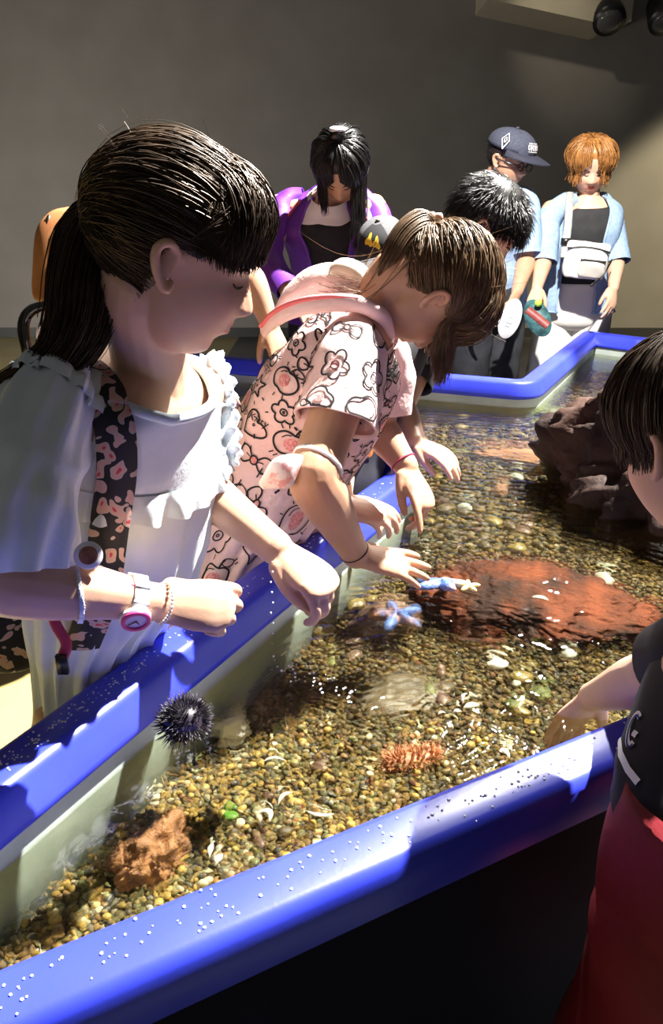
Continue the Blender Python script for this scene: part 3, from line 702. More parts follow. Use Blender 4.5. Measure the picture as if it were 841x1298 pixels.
def decal(mb, G, N_, u0, v0, line, w_, rot=0, off=.0018, closed=False):
    """a printed line drawn on a cloth grid; line in metres"""
    m, n = G.shape[:2]; iv = min(int(v0 * (m - 1)), m - 2); circ = np.linalg.norm(np.roll(G[iv], -1, 0) - G[iv], axis=1).sum(); leng = np.linalg.norm(np.diff(G.mean(1), axis=0), axis=1).sum()
    l = np.array(line, float)
    if closed: l = np.concatenate([l, l[:1]])
    c, s = math.cos(rot), math.sin(rot); l = l @ np.array([(c, s), (-s, c)])
    P, Q = surf_at(G, N_, u0 + l[:, 0] / circ, v0 + l[:, 1] / leng); T = nrm(np.gradient(P, axis=0)); B_ = nrm(np.cross(T, Q)); P = P + Q * off
    rows = np.stack([P - B_ * w_ / 2, P + Q * .0006, P + B_ * w_ / 2], 0).transpose(1, 0, 2)
    add_grid(mb, rows, wrap=False)
def patch(mb, G, N_, u0, v0, line, rot=0, off=.0012):
    m, n = G.shape[:2]; iv = min(int(v0 * (m - 1)), m - 2); circ = np.linalg.norm(np.roll(G[iv], -1, 0) - G[iv], axis=1).sum(); leng = np.linalg.norm(np.diff(G.mean(1), axis=0), axis=1).sum()
    l = np.array(line, float); c, s = math.cos(rot), math.sin(rot); l = l @ np.array([(c, s), (-s, c)]); l2 = np.concatenate([l * .5, l])
    P, Q = surf_at(G, N_, u0 + l2[:, 0] / circ, v0 + l2[:, 1] / leng); P = P + Q * off; k = len(l)
    C_, Qc = surf_at(G, N_, np.array([u0]), np.array([v0])); V = np.concatenate([P, C_ + Qc * off]); F = [(j, (j + 1) % k, 2 * k) for j in range(k)] + [(j, k + j, k + (j + 1) % k, (j + 1) % k) for j in range(k)]
    mb.add(V, F)
def circ(r, n=18, sx=1, cx=0, cy=0, a0=0, a1=2 * math.pi):
    t = np.linspace(a0, a1, n); return np.stack([cx + r * sx * np.cos(t), cy + r * np.sin(t)], -1)
def disc(mb, c, n_, r, h, k=28):
    c = A(tuple(c)); n_ = nrm(A(tuple(n_))); s = nrm(np.cross(n_, (0, .3, 1))); t = np.cross(n_, s); a = np.linspace(0, 2 * np.pi, k, endpoint=False)
    e = np.cos(a)[:, None] * s + np.sin(a)[:, None] * t
    add_grid(mb, np.array([c + e * r, c + e * r + n_ * h * .7, c + e * r * .94 + n_ * h]), True, True)
def band_strip(mb, P, Nn, w_, th=.002):
    """flat strap along P with normals Nn"""
    P = catmull([tuple(p) for p in P], 6); Nn = nrm(catmull([tuple(q) for q in Nn], 6)); T = nrm(np.gradient(P, axis=0)); B_ = nrm(np.cross(T, Nn))
    G = np.stack([P - B_ * w_ / 2, P - B_ * w_ / 2 + Nn * th, P + Nn * th * 1.4, P + B_ * w_ / 2 + Nn * th, P + B_ * w_ / 2], 1); add_grid(mb, G)
def shoe(parent, c, d, m, L=.2, name='shoe'):
    b = MB(); d = nrm(A(tuple(d))); c = A(tuple(c)); z = np.array((0, 0, 1.))
    tube(b, [c - d * L * .22 + z * L * .14, c + z * L * .15, c + d * L * .25 + z * L * .12, c + d * L * .5 + z * L * .10], [(L * .15, L * .14), (L * .16, L * .15), (L * .18, L * .12), (L * .17, L * .09)], 14, side=np.cross(d, z)); o = b.build(name, m, parent); return o
def ring_band(mb, c, axis, r, w_, th, n=24, side=None, flat=1.0):
    c = A(tuple(c)); ax = nrm(A(tuple(axis))); s = np.cross(ax, (0, .3, 1)); s = nrm(s); t = np.cross(ax, s); a = np.linspace(0, 2 * np.pi, n, endpoint=False)
    rows = []
    for dx, rr in ((-w_ / 2, r), (-w_ / 2, r + th), (0, r + th * 1.15), (w_ / 2, r + th), (w_ / 2, r), (-w_ / 2, r)):
        rows.append(c + ax * dx + rr * (np.cos(a)[:, None] * s + flat * np.sin(a)[:, None] * t))
    add_grid(mb, np.array(rows))
M_skin = mat('skin_light', (.56, .33, .22), (.63, .39, .27), rough=.45, nscale=14, sss=.12, tint=True, bump=.03, bscale=220, spec=.4)
M_skin2 = mat('skin_tan', (.47, .26, .16), (.53, .31, .20), rough=.45, nscale=14, sss=.12, tint=True, bump=.03, bscale=220, spec=.4)
M_hair = mat('hair_dark_brown', (.016, .010, .007), (.055, .034, .021), rough=.44, nscale=30, spec=.5)
M_hair2 = mat('hair_brown', (.05, .027, .014), (.16, .095, .05), rough=.42, nscale=30, spec=.55)
M_hairb = mat('hair_black', (.007, .006, .006), (.018, .015, .014), rough=.34, nscale=30, spec=.5)
M_hairo = mat('hair_orange', (.25, .10, .025), (.46, .21, .06), rough=.38, nscale=30, spec=.5)
M_lash = mat('lash', (.01, .007, .006), rough=.5)
M_brow = mat('brow', (.03, .018, .012), rough=.7)
for m_, c_ in ((M_hair, (1, .78, .6, 1)), (M_hair2, (1, .82, .62, 1))): m_.node_tree.nodes['Principled BSDF'].inputs['Specular Tint'].default_value = c_
# ------------------------------------------------------------ girl in the pale blue blouse
Z = np.array((0, 0, 1.))
def flat_floral(name, base, spots, sc):
    m = bpy.data.materials.new(name); m.use_nodes = True; nt = m.node_tree; N = nt.nodes; L = nt.links; b = N['Principled BSDF']; b.inputs['Roughness'].default_value = .7
    tc = N.new('ShaderNodeTexCoord'); n = N.new('ShaderNodeTexNoise'); n.inputs['Scale'].default_value = sc * .8; n.inputs['Detail'].default_value = 1
    v = N.new('ShaderNodeTexVoronoi'); v.inputs['Scale'].default_value = sc; r = N.new('ShaderNodeValToRGB'); r.color_ramp.interpolation = 'CONSTANT'
    mxv = N.new('ShaderNodeMix'); mxv.data_type = 'VECTOR'; mxv.inputs[0].default_value = .06
    L.new(tc.outputs['Object'], mxv.inputs[4]); L.new(n.outputs['Color'], mxv.inputs[5]); L.new(tc.outputs['Object'], n.inputs['Vector']); L.new(mxv.outputs[1], v.inputs['Vector'])
    e = r.color_ramp.elements; e[0].position = 0; e[0].color = (*spots[0], 1); e[1].position = .16; e[1].color = (*spots[1], 1)
    for p, c in ((.40, spots[2]), (.47, base)): q = e.new(p); q.color = (*c, 1)
    L.new(v.outputs['Distance'], r.inputs['Fac']); L.new(r.outputs['Color'], b.inputs['Base Color']); return m
M_blouse = mat('blouse_cotton', (.66, .74, .78), (.76, .82, .85), rough=.85, nscale=12, bump=.08, bscale=160, sheen=.2)
M_blouse2 = mat('blouse_band', (.52, .62, .70), (.60, .69, .76), rough=.85, nscale=12)
M_floral = flat_floral('backpack_floral', (.008, .007, .011), [(.55, .05, .07), (.60, .36, .30), (.50, .40, .34)], 46)
M_pink = mat('pink_plastic', (.75, .06, .22), rough=.35); M_whitep = mat('white_plastic', (.82, .80, .82), rough=.35)
M_red = mat('red_webbing', (.42, .03, .09), rough=.7); M_print = mat('print_grey', (.30, .36, .40), rough=.8)
M_scrun = mat('scrunchie_pink', (.80, .36, .40), (.86, .62, .62), rough=.8, nscale=40, bump=.3, bscale=90)
M_pearl = mat('bead_white', (.78, .76, .72), rough=.2); M_braid = mat('braid_blue', (.55, .60, .78), (.82, .84, .92), rough=.7, nscale=160)

def torso_mb(mb, keys, sc=.93, n=40): add_grid(mb, loft(keys, n, 6, sc), True, True)
g1 = empty('person', (-.338, .970, 0), 'girl with dark ponytail and pale blue frilled blouse, a watch on her wrist', 'person')
F1 = nrm(np.array((.87, -.49, 0))); R1 = np.cross(F1, Z)
K1 = [((-.340, .974, .56), .090, .050, R1, F1), ((-.335, .972, .68), .086, .048, R1, F1), ((-.304, .947, .80), .098, .078, R1, F1), ((-.262, .925, .96), .122, .092, R1, F1), ((-.240, .915, 1.05), .118, .080, R1, F1), ((-.228, .91, 1.088), .088, .06, R1, F1), ((-.218, .905, 1.115), .048, .045, R1, F1)]
hd1 = Head(at(228, 325, .83), (.91, .12, -.39), (0, 0, 1), .206)
b = MB(); torso_mb(b, K1); hd1.add(b)
tube(b, [(-.222, .905, 1.06), (-.213, .90, 1.12), hd1.w([(0, -.13, -.27)])[0], hd1.w([(0, -.08, -.1)])[0]], [.052, .044, .045, .05], 20)
arm(b, at(66, 545, .835), at(2, 733, .77), at(196, 763, .86), (.044, .036, .0215))
arm(b, at(250, 500, 1.02), at(208, 580, 1.13), at(352, 696, 1.01), (.042, .036, .023))
tube(b, [(-.24, .915, 1.06), at(66, 545, .835)], [.05, .044], 14); tube(b, [(-.24, .915, 1.06), at(250, 500, 1.02)], [.05, .042], 14)
hand(b, at(197, 763, .86), at(300, 770, .872) - at(197, 763, .86), (.05, -.70, .65), .145, (112, 138, 150, 156), -1, (6, 8), 4)
hand(b, at(354, 698, 1.01), at(412, 742, .985) - at(354, 698, 1.01), (.42, -.45, .78), .150, (120, 150, 165, 172), 1, (20, 35), 4)
lg = MB()
for s in (-1, 1):
    h = A((-.338, .970, .60)) + R1 * .065 * s; tube(lg, [h, h + (0, 0, -.33), h + (0, .0, -.58)], [.058, .048, .033], 14)
finish_body(b, hd1, .0024, M_skin, g1, 3, lg)
for s in (-1, 1): shoe(g1, A((-.345, .985, 0)) + R1 * .065 * s, F1, M_whitep, .2)
hd1.features(g1, M_lash, M_brow)
# blouse and skirt
Ft = nrm(F1 * .86 - Z * .5)
D1 = [((-.345, .972, .42), .120, .085, R1, F1), ((-.338, .970, .62), .108, .068, R1, F1), ((-.330, .966, .70), .106, .070, R1, F1), ((-.300, .947, .80), .118, .100, R1, F1), ((-.276, .932, .92), .132, .108, R1, F1), ((-.262, .926, .985), .134, .104, R1, F1), ((-.243, .917, 1.05), .124, .090, R1, F1), ((-.228, .907, 1.088), .098, .078, R1, nrm(F1 - Z * .3)), ((-.214, .899, 1.100), .078, .074, R1, Ft)]
G = loft(D1, 120, 12, 1, 2.15); V = np.linspace(0, 1, G.shape[0])[:, None]; th = np.linspace(0, 2 * np.pi, 120, endpoint=False)[None]
fold = (np.sin(th * 17 + 3 * np.sin(V * 6)) + .6 * np.sin(th * 29 + 1)) * np.clip((.56 - V) / .2, 0, 1) * .0045
G = G + outward(G) * fold[..., None]
bl, G1 = cloth(G, 'blouse', M_blouse, g1, .0042, 13, 3); N1 = outward(G1)
b = MB(); add_grid(b, tube_grid(G1[-1][list(range(0, 120, 3)) + [0]], [.0065] * 41, 8, sub=2)); b.build('neck_band', M_blouse2, bl)
b = MB(); us = np.linspace(-.02, .52, 220)   # gathered frill across the chest
vs = .60 + .05 * np.sin((us - .25) * 7) ** 2
P, Q = surf_at(G1, N1, us, vs); T = nrm(np.gradient(P, axis=0)); Dn = np.cross(T, Q); Dn *= -np.sign(Dn[:, 2:3]); w_ = .7 * np.sin(us * 120 + 2 * np.sin(us * 23)) + .4 * np.sin(us * 205 + 1 + 3 * np.sin(us * 17))
rows = [P + Q * (.002 + .0 * w_[:, None])]
for k in (1, 2, 3): rows.append(P + Dn * .011 * k + Q * (.004 + .0035 * k * (.6 + w_[:, None] * .75)))
add_grid(b, np.array(rows), wrap=False); b.build('frill', M_blouse, bl)
b = MB()
for l, cl in ((circ(.019, 24, 1.15), True), (circ(.014, 24, 2.7), True), (circ(.012, 14, 1.2, -.003, .006, .3, 2.6), False)): decal(b, G1, N1, .272, .80, l, .0011, .25)
b.build('planet_print', M_print, bl)
b = MB(); decal(b, G1, N1, .13, .42, [(-.006, .004), (-.002, .009), (.004, .006), (-.001, .001), (.004, -.005), (-.004, -.007)], .0018); b.build('print_mark', M_whitep, bl)
# sleeves
G = tube_grid([at(88, 470, .86), at(56, 520, .825), at(30, 590, .80), at(22, 660, .785), at(22, 718, .785)], [.036, .056, .058, .059, .055], 64, None, 10, False, False)
t_ = np.linspace(0, 2 * np.pi, 64, endpoint=False)[None]; vv = np.linspace(0, 1, G.shape[0])[:, None]; G = G + outward(G) * ((.0035 * np.sin(t_ * 11 + 2 * np.sin(vv * 4)) + .003 * np.sin(t_ * 6 + 5 * vv)) * (.4 + 1.2 * np.abs(vv - .5)))[..., None]
s1, GS = cloth(G, 'sleeve', M_blouse, g1, .007, 16, 8)
b = MB(); nn = 200; u = np.linspace(0, 1, nn, endpoint=False); P, Q = surf_at(GS, outward(GS), u, np.full(nn, .16)); w_ = (.6 * np.sin(u * 2 * np.pi * 24 + 2 * np.sin(u * 2 * np.pi * 5)) + .3 * np.sin(u * 2 * np.pi * 9))[:, None]
ax = nrm(A(at(40, 590, .80) - at(80, 480, .85)))
add_grid(b, np.array([P + Q * .001 - ax * .004, P + Q * (.005 + .002 * w_) - ax * .004, P + Q * (.007 + .004 * w_) + ax * .004, P + Q * (.006 + .005 * w_) + ax * .014])); b.build('frill', M_blouse, s1)
for k, (p0, p1, rr) in enumerate(((at(258, 452, 1.03), at(272, 520, 1.03), .028), (at(268, 500, 1.035), at(272, 590, 1.05), .032))):
    G = tube_grid([p0, (p0 + p1) / 2, p1], [rr * .7, rr, rr * .9], 64, None, 12, False, False); t_ = np.linspace(0, 2 * np.pi, 64, endpoint=False)[None]; vv = np.linspace(0, 1, G.shape[0])[:, None]
    G = G + outward(G) * (.005 * np.sin(t_ * 9 + 4 * vv + k) + .004 * np.sin(vv * 26 + 2 * np.sin(t_ * 3)))[..., None]
    cloth(G, 'sleeve', M_blouse, g1, .003, 30, 12 + k)
# backpack
bp_ = empty('backpack', (-.44, 1.03, .62), 'black backpack with pink and cream flower print worn by the girl in blue', 'backpack')
KB = [((-.445, 1.035, .665), .06, .035, R1, F1), ((-.445, 1.035, .675), .115, .065, R1, F1), ((-.44, 1.03, .80), .128, .075, R1, F1), ((-.43, 1.02, .95), .118, .066, R1, F1), ((-.42, 1.015, 1.03), .08, .045, R1, F1), ((-.42, 1.015, 1.045), .03, .02, R1, F1)]
b = MB(); add_grid(b, wrinkle(loft(KB, 60, 8, 1, 3.2), .002, 14, 4), True, True); b.build('bag', M_floral, bp_)
b = MB(); add_grid(b, loft([(A(k[0]) - F1 * .06 + (0, 0, -.02), k[1] * .75, k[2] * .5, R1, F1) for k in KB[:4]], 40, 6, 1, 3), True, True); b.build('front_pocket', M_floral, bp_)
us = np.array([.02, .06, .105, .125, .12, .11, .08]); vs = np.array([.985, .90, .80, .68, .56, .44, .34]); P, Q = surf_at(G1, N1, us, vs)
b = MB(); P2 = np.concatenate([[A((-.33, .93, 1.10)), A((-.285, .87, 1.118))], P + Q * .005]); Q2 = np.concatenate([[Z, Z], Q]); band_strip(b, P2, Q2, .043, .006); b.build('shoulder_strap', M_floral, bp_)
b = MB(); p = [at(62, 758, .93), at(70, 790, .93), at(84, 815, .93), at(80, 832, .93)]; tube(b, p, [(.007, .003)] * 4, 8, side=(1, 0, 0)); b.build('red_webbing', M_red, bp_)
b = MB(); box(b, (-.0065, -.003, -.013), (.0065, .003, .013), None, at(79, 842, .93)); b.build('buckle', M_black, bp_)
pb = at(112, 704, .79); nb = (CAM - pb).normalized(); b = MB(); disc(b, pb, nb, .0145, .004); bd = b.build('pin_badge', M_whitep, bp_)
b = MB(); disc(b, pb + nb * .004, nb, .0095, .001); b.build('badge_face', mat('badge_red', (.10, .02, .02), (.45, .18, .12), rough=.3, nscale=60), bd)
# watch and bracelets on the near forearm
e_, w0 = A(at(2, 733, .77)), A(at(196, 763, .86)); ax = nrm(w0 - e_)
def on_arm(px): t = (px - 2) / 194.0; return e_ + (w0 - e_) * t
wt = empty('wristwatch', on_arm(166), 'white wristwatch with a pink bezel on the near wrist of the girl in blue', 'watch')
b = MB(); ring_band(b, on_arm(166), ax, .0243, .017, .0022, 36); b.build('strap', M_whitep, wt)
b = MB()
for k in range(10):
    a = k * .62; s = nrm(np.cross(ax, (0, .3, 1))); t = np.cross(ax, s); d = s * math.cos(a) + t * math.sin(a); q = on_arm(166) + d * .0268; box(b, (-.0085, -.0024, -.001), (.0085, .0024, .001), np.stack([ax, np.cross(d, ax), d], 1), q)
b.build('strap_links', M_whitep, wt)
nf = nrm(A((.05, -.86, -.25))); nf = nrm(nf - ax * (nf @ ax)); c = on_arm(166) + nf * .025
b = MB(); disc(b, c, nf, .0165, .005); b.build('case', M_whitep, wt)
b = MB(); ring_band(b, c + nf * .006, nf, .0115, .004, .004, 32); b.build('bezel', M_pink, wt)
b = MB(); disc(b, c + nf * .005, nf, .0122, .001); dl = b.build('dial', mat('dial', (.72, .60, .66), rough=.25), wt)
b = MB(); s = nrm(np.cross(nf, (0, 0, 1))); t = np.cross(nf, s)
for a, ln in ((.4, .009), (2.1, .006)): d = s * math.cos(a) + t * math.sin(a); tube(b, [c + nf * .0072, c + nf * .0072 + d * ln], [.0007, .0005], 6, sub=1)
b.build('watch_hand', M_black, dl)
b = MB(); q = on_arm(150) + nrm(A((0, -.2, 1))) * .0235; tube(b, [q + ax * .012, q + ax * .022], [(.010, .0025), (.010, .0025)], 10, sub=1, side=nrm(np.cross(ax, Z))); b.build('strap_keeper', M_pink, wt)
b = MB(); c = on_arm(90); s = nrm(np.cross(nrm(ax + Z * .35), (0, .3, 1))); t = np.cross(nrm(ax + Z * .35), s); a = np.linspace(0, 2 * np.pi, 61)
for ph in (0, 2.1, 4.2): tube(b, [c + (s * math.cos(x) + t * math.sin(x)) * (.0335 + .0012 * math.cos(x * 24 + ph)) + ax * .0018 * math.sin(x * 24 + ph) for x in a], [.0019] * 61, 6, sub=1, cap=False, round0=False, round1=False)
tag(b.build('braided_bracelet', M_braid), 'pale blue braided bracelet on the near forearm of the girl in blue', 'bracelet')
b = MB(); c = A(at(207, 764, .86)); s = nrm(np.cross(ax, (0, .3, 1))); t = np.cross(ax, s)
for x in np.linspace(0, 2 * np.pi, 34, endpoint=False): ellipsoid(b, c + (s * math.cos(x) + t * math.sin(x) * .92) * .0245, (.0022,) * 3, 8)
tag(b.build('bead_bracelet', M_pearl), 'thin white bead bracelet next to the watch', 'bracelet')
# hair
r = np.random.default_rng(21); hr = hair_shell(hd1, M_hair, g1, .035, -.2, .27)
tie = np.array((0, -1, .10))
def to_tie(n, low=0, front=.22, lift=.04):
    D = rand_dirs(n, r, low, front); K = 12; tt = np.linspace(0, 1, K)
    sw = lift + .028 * np.sin(np.pi * tt)[None] * r.uniform(.3, 1.4, (n, 1)) * np.clip(D[:, 2:3] + .3, 0, 1)
    return flow(hd1, D, np.tile(tie, (n, 1)) + r.normal(0, .10, (n, 3)), sw, K, .010, r)
strand_mesh(hr, to_tie(5200, -.2), .00085, .0006, r)
n = 2300; x = r.uniform(-.75, .75, n); D0 = np.stack([x * .35 + r.normal(0, .12, n), r.uniform(.0, .35, n), np.full(n, .9)], -1); D1_ = np.stack([x, np.full(n, .95) - .45 * np.abs(x), r.uniform(.40, .58, n) - .30 * np.abs(x)], -1)
off = .05 + .04 * np.sin(np.pi * np.linspace(0, 1, 10))[None] * r.uniform(.5, 1.3, (n, 1)); W = flow(hd1, D0, D1_, off, 10, .014, r); strand_mesh(hr, hang(W, r.uniform(.002, .014, n), r, (.1, 0, -1), .8, 3, .05), .0008, .0003, r)
for sx in (-1, 1):
    n = 800; D0 = np.stack([sx * r.uniform(.2, .6, n), r.uniform(.1, .6, n), r.uniform(.5, .8, n)], -1); D1_ = np.stack([sx * r.uniform(.72, .95, n), r.uniform(.08, .62, n), r.uniform(.26, .44, n)], -1)
    W = flow(hd1, D0, D1_, .045, 8, .01, r); strand_mesh(hr, hang(W, r.uniform(.003, .016, n), r, (-.1, 0, -1), .6, 5), .0008, .0003, r)
# fly-aways
W = to_tie(90, lift=.055); W = W + (r.normal(0, .006, (90, 1, 3)) * np.linspace(0, 1, 12)[None, :, None] ** 2); strand_mesh(hr, W, .0003, .0002, r)
n = 45; D0 = rand_dirs(n, r, 0, .4); D0[:, 2] = np.abs(D0[:, 2]) + .5; P0 = hd1.w(hd1.surf(D0, .05)); d0 = nrm(P0 - hd1.c); d1 = nrm(d0 + r.normal(0, .5, (n, 3)) + np.array((-.5, 0, .2)))
t_ = np.linspace(0, 1, 7)[None, :, None]; strand_mesh(hr, P0[:, None] + (d0[:, None] * t_ * (1 - t_ * .4) + d1[:, None] * t_ ** 2) * r.uniform(.008, .024, (n, 1, 1)), .00022, .00015, r)
# ponytail
pt = catmull([tuple(at(*q)) for q in ((135, 268, .835), (118, 274, .84), (110, 302, .84), (106, 350, .835), (102, 405, .825), (78, 450, .815), (36, 474, .81), (0, 490, .81))], 5)
pr = catmull([(.016, 0), (.020, 0), (.031, 0), (.035, 0), (.034, 0), (.024, 0), (.013, 0), (.006, 0)], 5)[:, 0]
_, sd, nn = frames(pt, (0, -1, 0)); n = 3000; a = r.uniform(0, 6.28, n); q = np.sqrt(r.uniform(.05, 1, n)); end = np.clip(r.normal(.8, .16, n), .45, 1)
K = 16; W = np.zeros((n, K, 3)); idx = np.linspace(0, 1, K)[None] * end[:, None] * (len(pt) - 1); i0 = np.minimum(idx.astype(int), len(pt) - 2); f = (idx - i0)[..., None]
C_ = pt[i0] * (1 - f) + pt[i0 + 1] * f; rr = (pr[i0] * (1 - f[..., 0]) + pr[i0 + 1] * f[..., 0]) * q[:, None]
W = C_ + sd[i0] * (rr * np.cos(a[:, None] + .3 * idx / 10))[..., None] + nn[i0] * (rr * np.sin(a[:, None] + .3 * idx / 10))[..., None] + r.normal(0, .002, (n, 1, 3)) * np.linspace(0, 1, K)[None, :, None] * 2
strand_mesh(hr, W, .0010, .0005, r)
k = len(pt) - 8; add_grid(hr, np.array([pt[j] + (pr[j] * .8) * (np.cos(np.linspace(0, 6.283, 20, endpoint=False))[:, None] * sd[j] + np.sin(np.linspace(0, 6.283, 20, endpoint=False))[:, None] * nn[j]) for j in range(k)]), True, True)
ho = hr.build('hair', M_hair, g1)
b = MB(); c = A(at(126, 262, .84)); ax2 = nrm(A(at(112, 266, .84) - at(135, 262, .835))); s = nrm(np.cross(ax2, Z)); t = np.cross(ax2, s); a = np.linspace(0, 2 * np.pi, 49)
tube(b, [c + (s * math.cos(x) + t * math.sin(x)) * (.023 + .002 * math.sin(x * 9)) for x in a], [.009 + .0025 * math.sin(x * 11) for x in a], 10, sub=1, round0=False, round1=False)
b.build('scrunchie', M_scrun, g1)
# ------------------------------------------------------------ girl in the pink printed dress, bent over the rim
M_pdress = mat('pink_cotton', (.80, .54, .51), (.86, .61, .58), rough=.85, nscale=10, bump=.15, bscale=150, sheen=.1)
M_ink = mat('black_print', (.012, .010, .012), rough=.8)
M_rosep = mat('rose_print', (.72, .22, .22), (.80, .45, .42), rough=.8, nscale=300, ramp=(.5, .55))
M_cream = mat('hood_lining', (.74, .60, .46), (.82, .70, .58), rough=.9, nscale=30)
M_strapp = mat('strap_coral', (.78, .16, .17), rough=.7)
g2 = empty('person', (-.175, 1.37, 0), 'girl bending over the rim in a pale pink dress printed with black line drawings', 'person')
F2 = F1; R2 = R1; B2 = nrm(F2 * .88 - Z * .42)
K2 = [((-.185, 1.375, .60), .130, .105, R2, F2), ((-.125, 1.345, .78), .110, .09, R2, B2), ((-.045, 1.30, .93), .118, .092, R2, B2), ((.008, 1.28, 1.02), .112, .08, R2, B2), ((.035, 1.272, 1.065), .088, .062, R2, B2), ((.062, 1.275, 1.10), .046, .044, R2, B2)]
hd2 = Head(at(549, 372, 1.24), (.10, .10, -.99), (1, 0, .08), .197)
b = MB(); torso_mb(b, K2); hd2.add(b)
tube(b, [(.02, 1.276, 1.05), (.065, 1.275, 1.11), hd2.w([(0, -.16, -.30)])[0], hd2.w([(0, -.08, -.1)])[0]], [.05, .043, .044, .05], 20)
SR2, ER2, WR2 = at(440, 478, 1.20), at(397, 606, 1.13), at(452, 704, 1.23)
SL2, EL2, WL2 = at(492, 462, 1.42), at(478, 540, 1.46), at(516, 592, 1.43)
arm(b, SR2, ER2, WR2, (.043, .038, .023)); arm(b, SL2, EL2, WL2, (.040, .034, .023))
tube(b, [(.012, 1.28, 1.03), SR2], [.05, .043], 14); tube(b, [(.012, 1.28, 1.03), SL2], [.05, .04], 14)
hand(b, WR2, at(516, 716, 1.262) - WR2, (-.05, -.35, .94), .150, (16, 12, 14, 22), -1, (48, 10), 9)
hand(b, WL2, at(540, 640, 1.40) - WL2, (.62, -.55, .5), .150, (25, 105, 125, 135), 1, (20, 30), 3)
lg = MB()
for s in (-1, 1):
    h = A((-.185, 1.375, .66)) + R2 * .065 * s; tube(lg, [h, h + (0, 0, -.33), h + (0, .0, -.60)], [.07, .05, .033], 14)
finish_body(b, hd2, .0032, M_skin2, g2, 3, lg)
for s in (-1, 1): shoe(g2, A((-.185, 1.375, 0)) + R2 * .065 * s, F2, M_pink, .2)
hd2.features(g2, M_lash, M_brow)
D2 = [((-.20, 1.385, .42), .175, .145, R2, F2), ((-.185, 1.376, .62), .152, .122, R2, F2), ((-.130, 1.347, .765), .128, .108, R2, B2), ((-.055, 1.306, .90), .130, .112, R2, B2), ((-.012, 1.288, .98), .130, .108, R2, B2), ((.022, 1.278, 1.045), .116, .090, R2, B2), ((.045, 1.274, 1.085), .085, .072, R2, nrm(F2 - Z)), ((.062, 1.272, 1.108), .060, .056, R2, nrm(F2 - Z * 1.2))]
G = loft(D2, 132, 12, 1, 2.15); V = np.linspace(0, 1, G.shape[0])[:, None]; th = np.linspace(0, 2 * np.pi, 132, endpoint=False)[None]
fold = (np.sin(th * 19 + 2.5 * np.sin(V * 7)) + .5 * np.sin(th * 33 + 1)) * np.clip((.36 - V) / .1, 0, 1) * .0045 - .006 * np.exp(-((V - .36) / .016) ** 2)
G = G + outward(G) * fold[..., None]
dr, G2_ = cloth(G, 'dress', M_pdress, g2, .0055, 15, 5); N2_ = outward(G2_)
# short sleeves
GSR = tube_grid([at(442, 418, 1.235), at(444, 455, 1.205), at(436, 500, 1.185), at(427, 537, 1.175)], [.040, .058, .061, .066], 48, None, 8, False, False)
sl, GSR = cloth(GSR, 'sleeve', M_pdress, g2, .004, 20, 6); NSR = outward(GSR)
G = tube_grid([at(480, 430, 1.36), at(488, 465, 1.42), at(484, 520, 1.45)], [.04, .054, .056], 40, None, 8, False, False); cloth(G, 'sleeve', M_pdress, g2, .004, 20, 7)
# generic printed line drawings: bows, flowers, hearts, apples, stars
def bow(mb, ar, s, rot):
    for sx in (-1, 1):
        l = [(sx * x * s, y * s) for x, y in ((.2, .12), (.55, .5), (.95, .5), (1.1, .1), (1.0, -.35), (.6, -.42), (.2, -.12))]; decal(mb, *ar, catmull([(0, 0)] + l, 4)[4:], .0032, rot)
        decal(mb, *ar, [(sx * .3 * s, .05 * s), (sx * .62 * s, .12 * s)], .0022, rot)
    decal(mb, *ar, circ(.24 * s, 14), .0032, rot)
def flower(mb, ar, s, rot):
    t = np.linspace(0, 2 * np.pi, 61); q = s * (.62 + .34 * np.abs(np.sin(2.5 * t))); decal(mb, *ar, np.stack([q * np.cos(t), q * np.sin(t)], -1), .0032, rot); decal(mb, *ar, circ(.26 * s, 14), .0024, rot)
def heart(mb, ar, s, rot):
    t = np.linspace(0, 2 * np.pi, 40); decal(mb, *ar, np.stack([s * .95 * np.sin(t) ** 3, s * (.78 * np.cos(t) - .3 * np.cos(2 * t) - .12 * np.cos(3 * t))], -1), .0034, rot)
    decal(mb, *ar, catmull([(-.5 * s, .25 * s), (-.3 * s, .42 * s), (-.1 * s, .3 * s)], 4), .002, rot)
def apple(mb, ar, s, rot):
    t = np.linspace(0, 2 * np.pi, 44); q = s * (1 - .16 * np.abs(np.cos(t - np.pi / 2)) ** 14 - .07 * np.abs(np.cos(t + np.pi / 2)) ** 14); decal(mb, *ar, np.stack([q * 1.12 * np.cos(t), q * np.sin(t)], -1), .0034, rot)
    decal(mb, *ar, catmull([(0, .8 * s), (.05 * s, 1.1 * s), (.2 * s, 1.35 * s)], 4), .0032, rot); decal(mb, *ar, circ(.28 * s, 14, 1.7, .52 * s, 1.2 * s), .0022, rot)
    decal(mb, *ar, catmull([(-.7 * s, .25 * s), (-.5 * s, .55 * s), (-.2 * s, .68 * s)], 4), .002, rot)
def star(mb, ar, s, rot):
    t = np.linspace(0, 2 * np.pi, 10, endpoint=False) + .3; q = np.where(np.arange(10) % 2, .5, 1.0) * s; decal(mb, *ar, catmull(np.concatenate([np.stack([q * np.cos(t), q * np.sin(t)], -1)] * 2)[:11], 3), .0032, rot)
KINDS = [bow, flower, apple, heart, flower, star, bow, apple]
b = MB(); b2 = MB(); rr = np.random.default_rng(4); i = 0
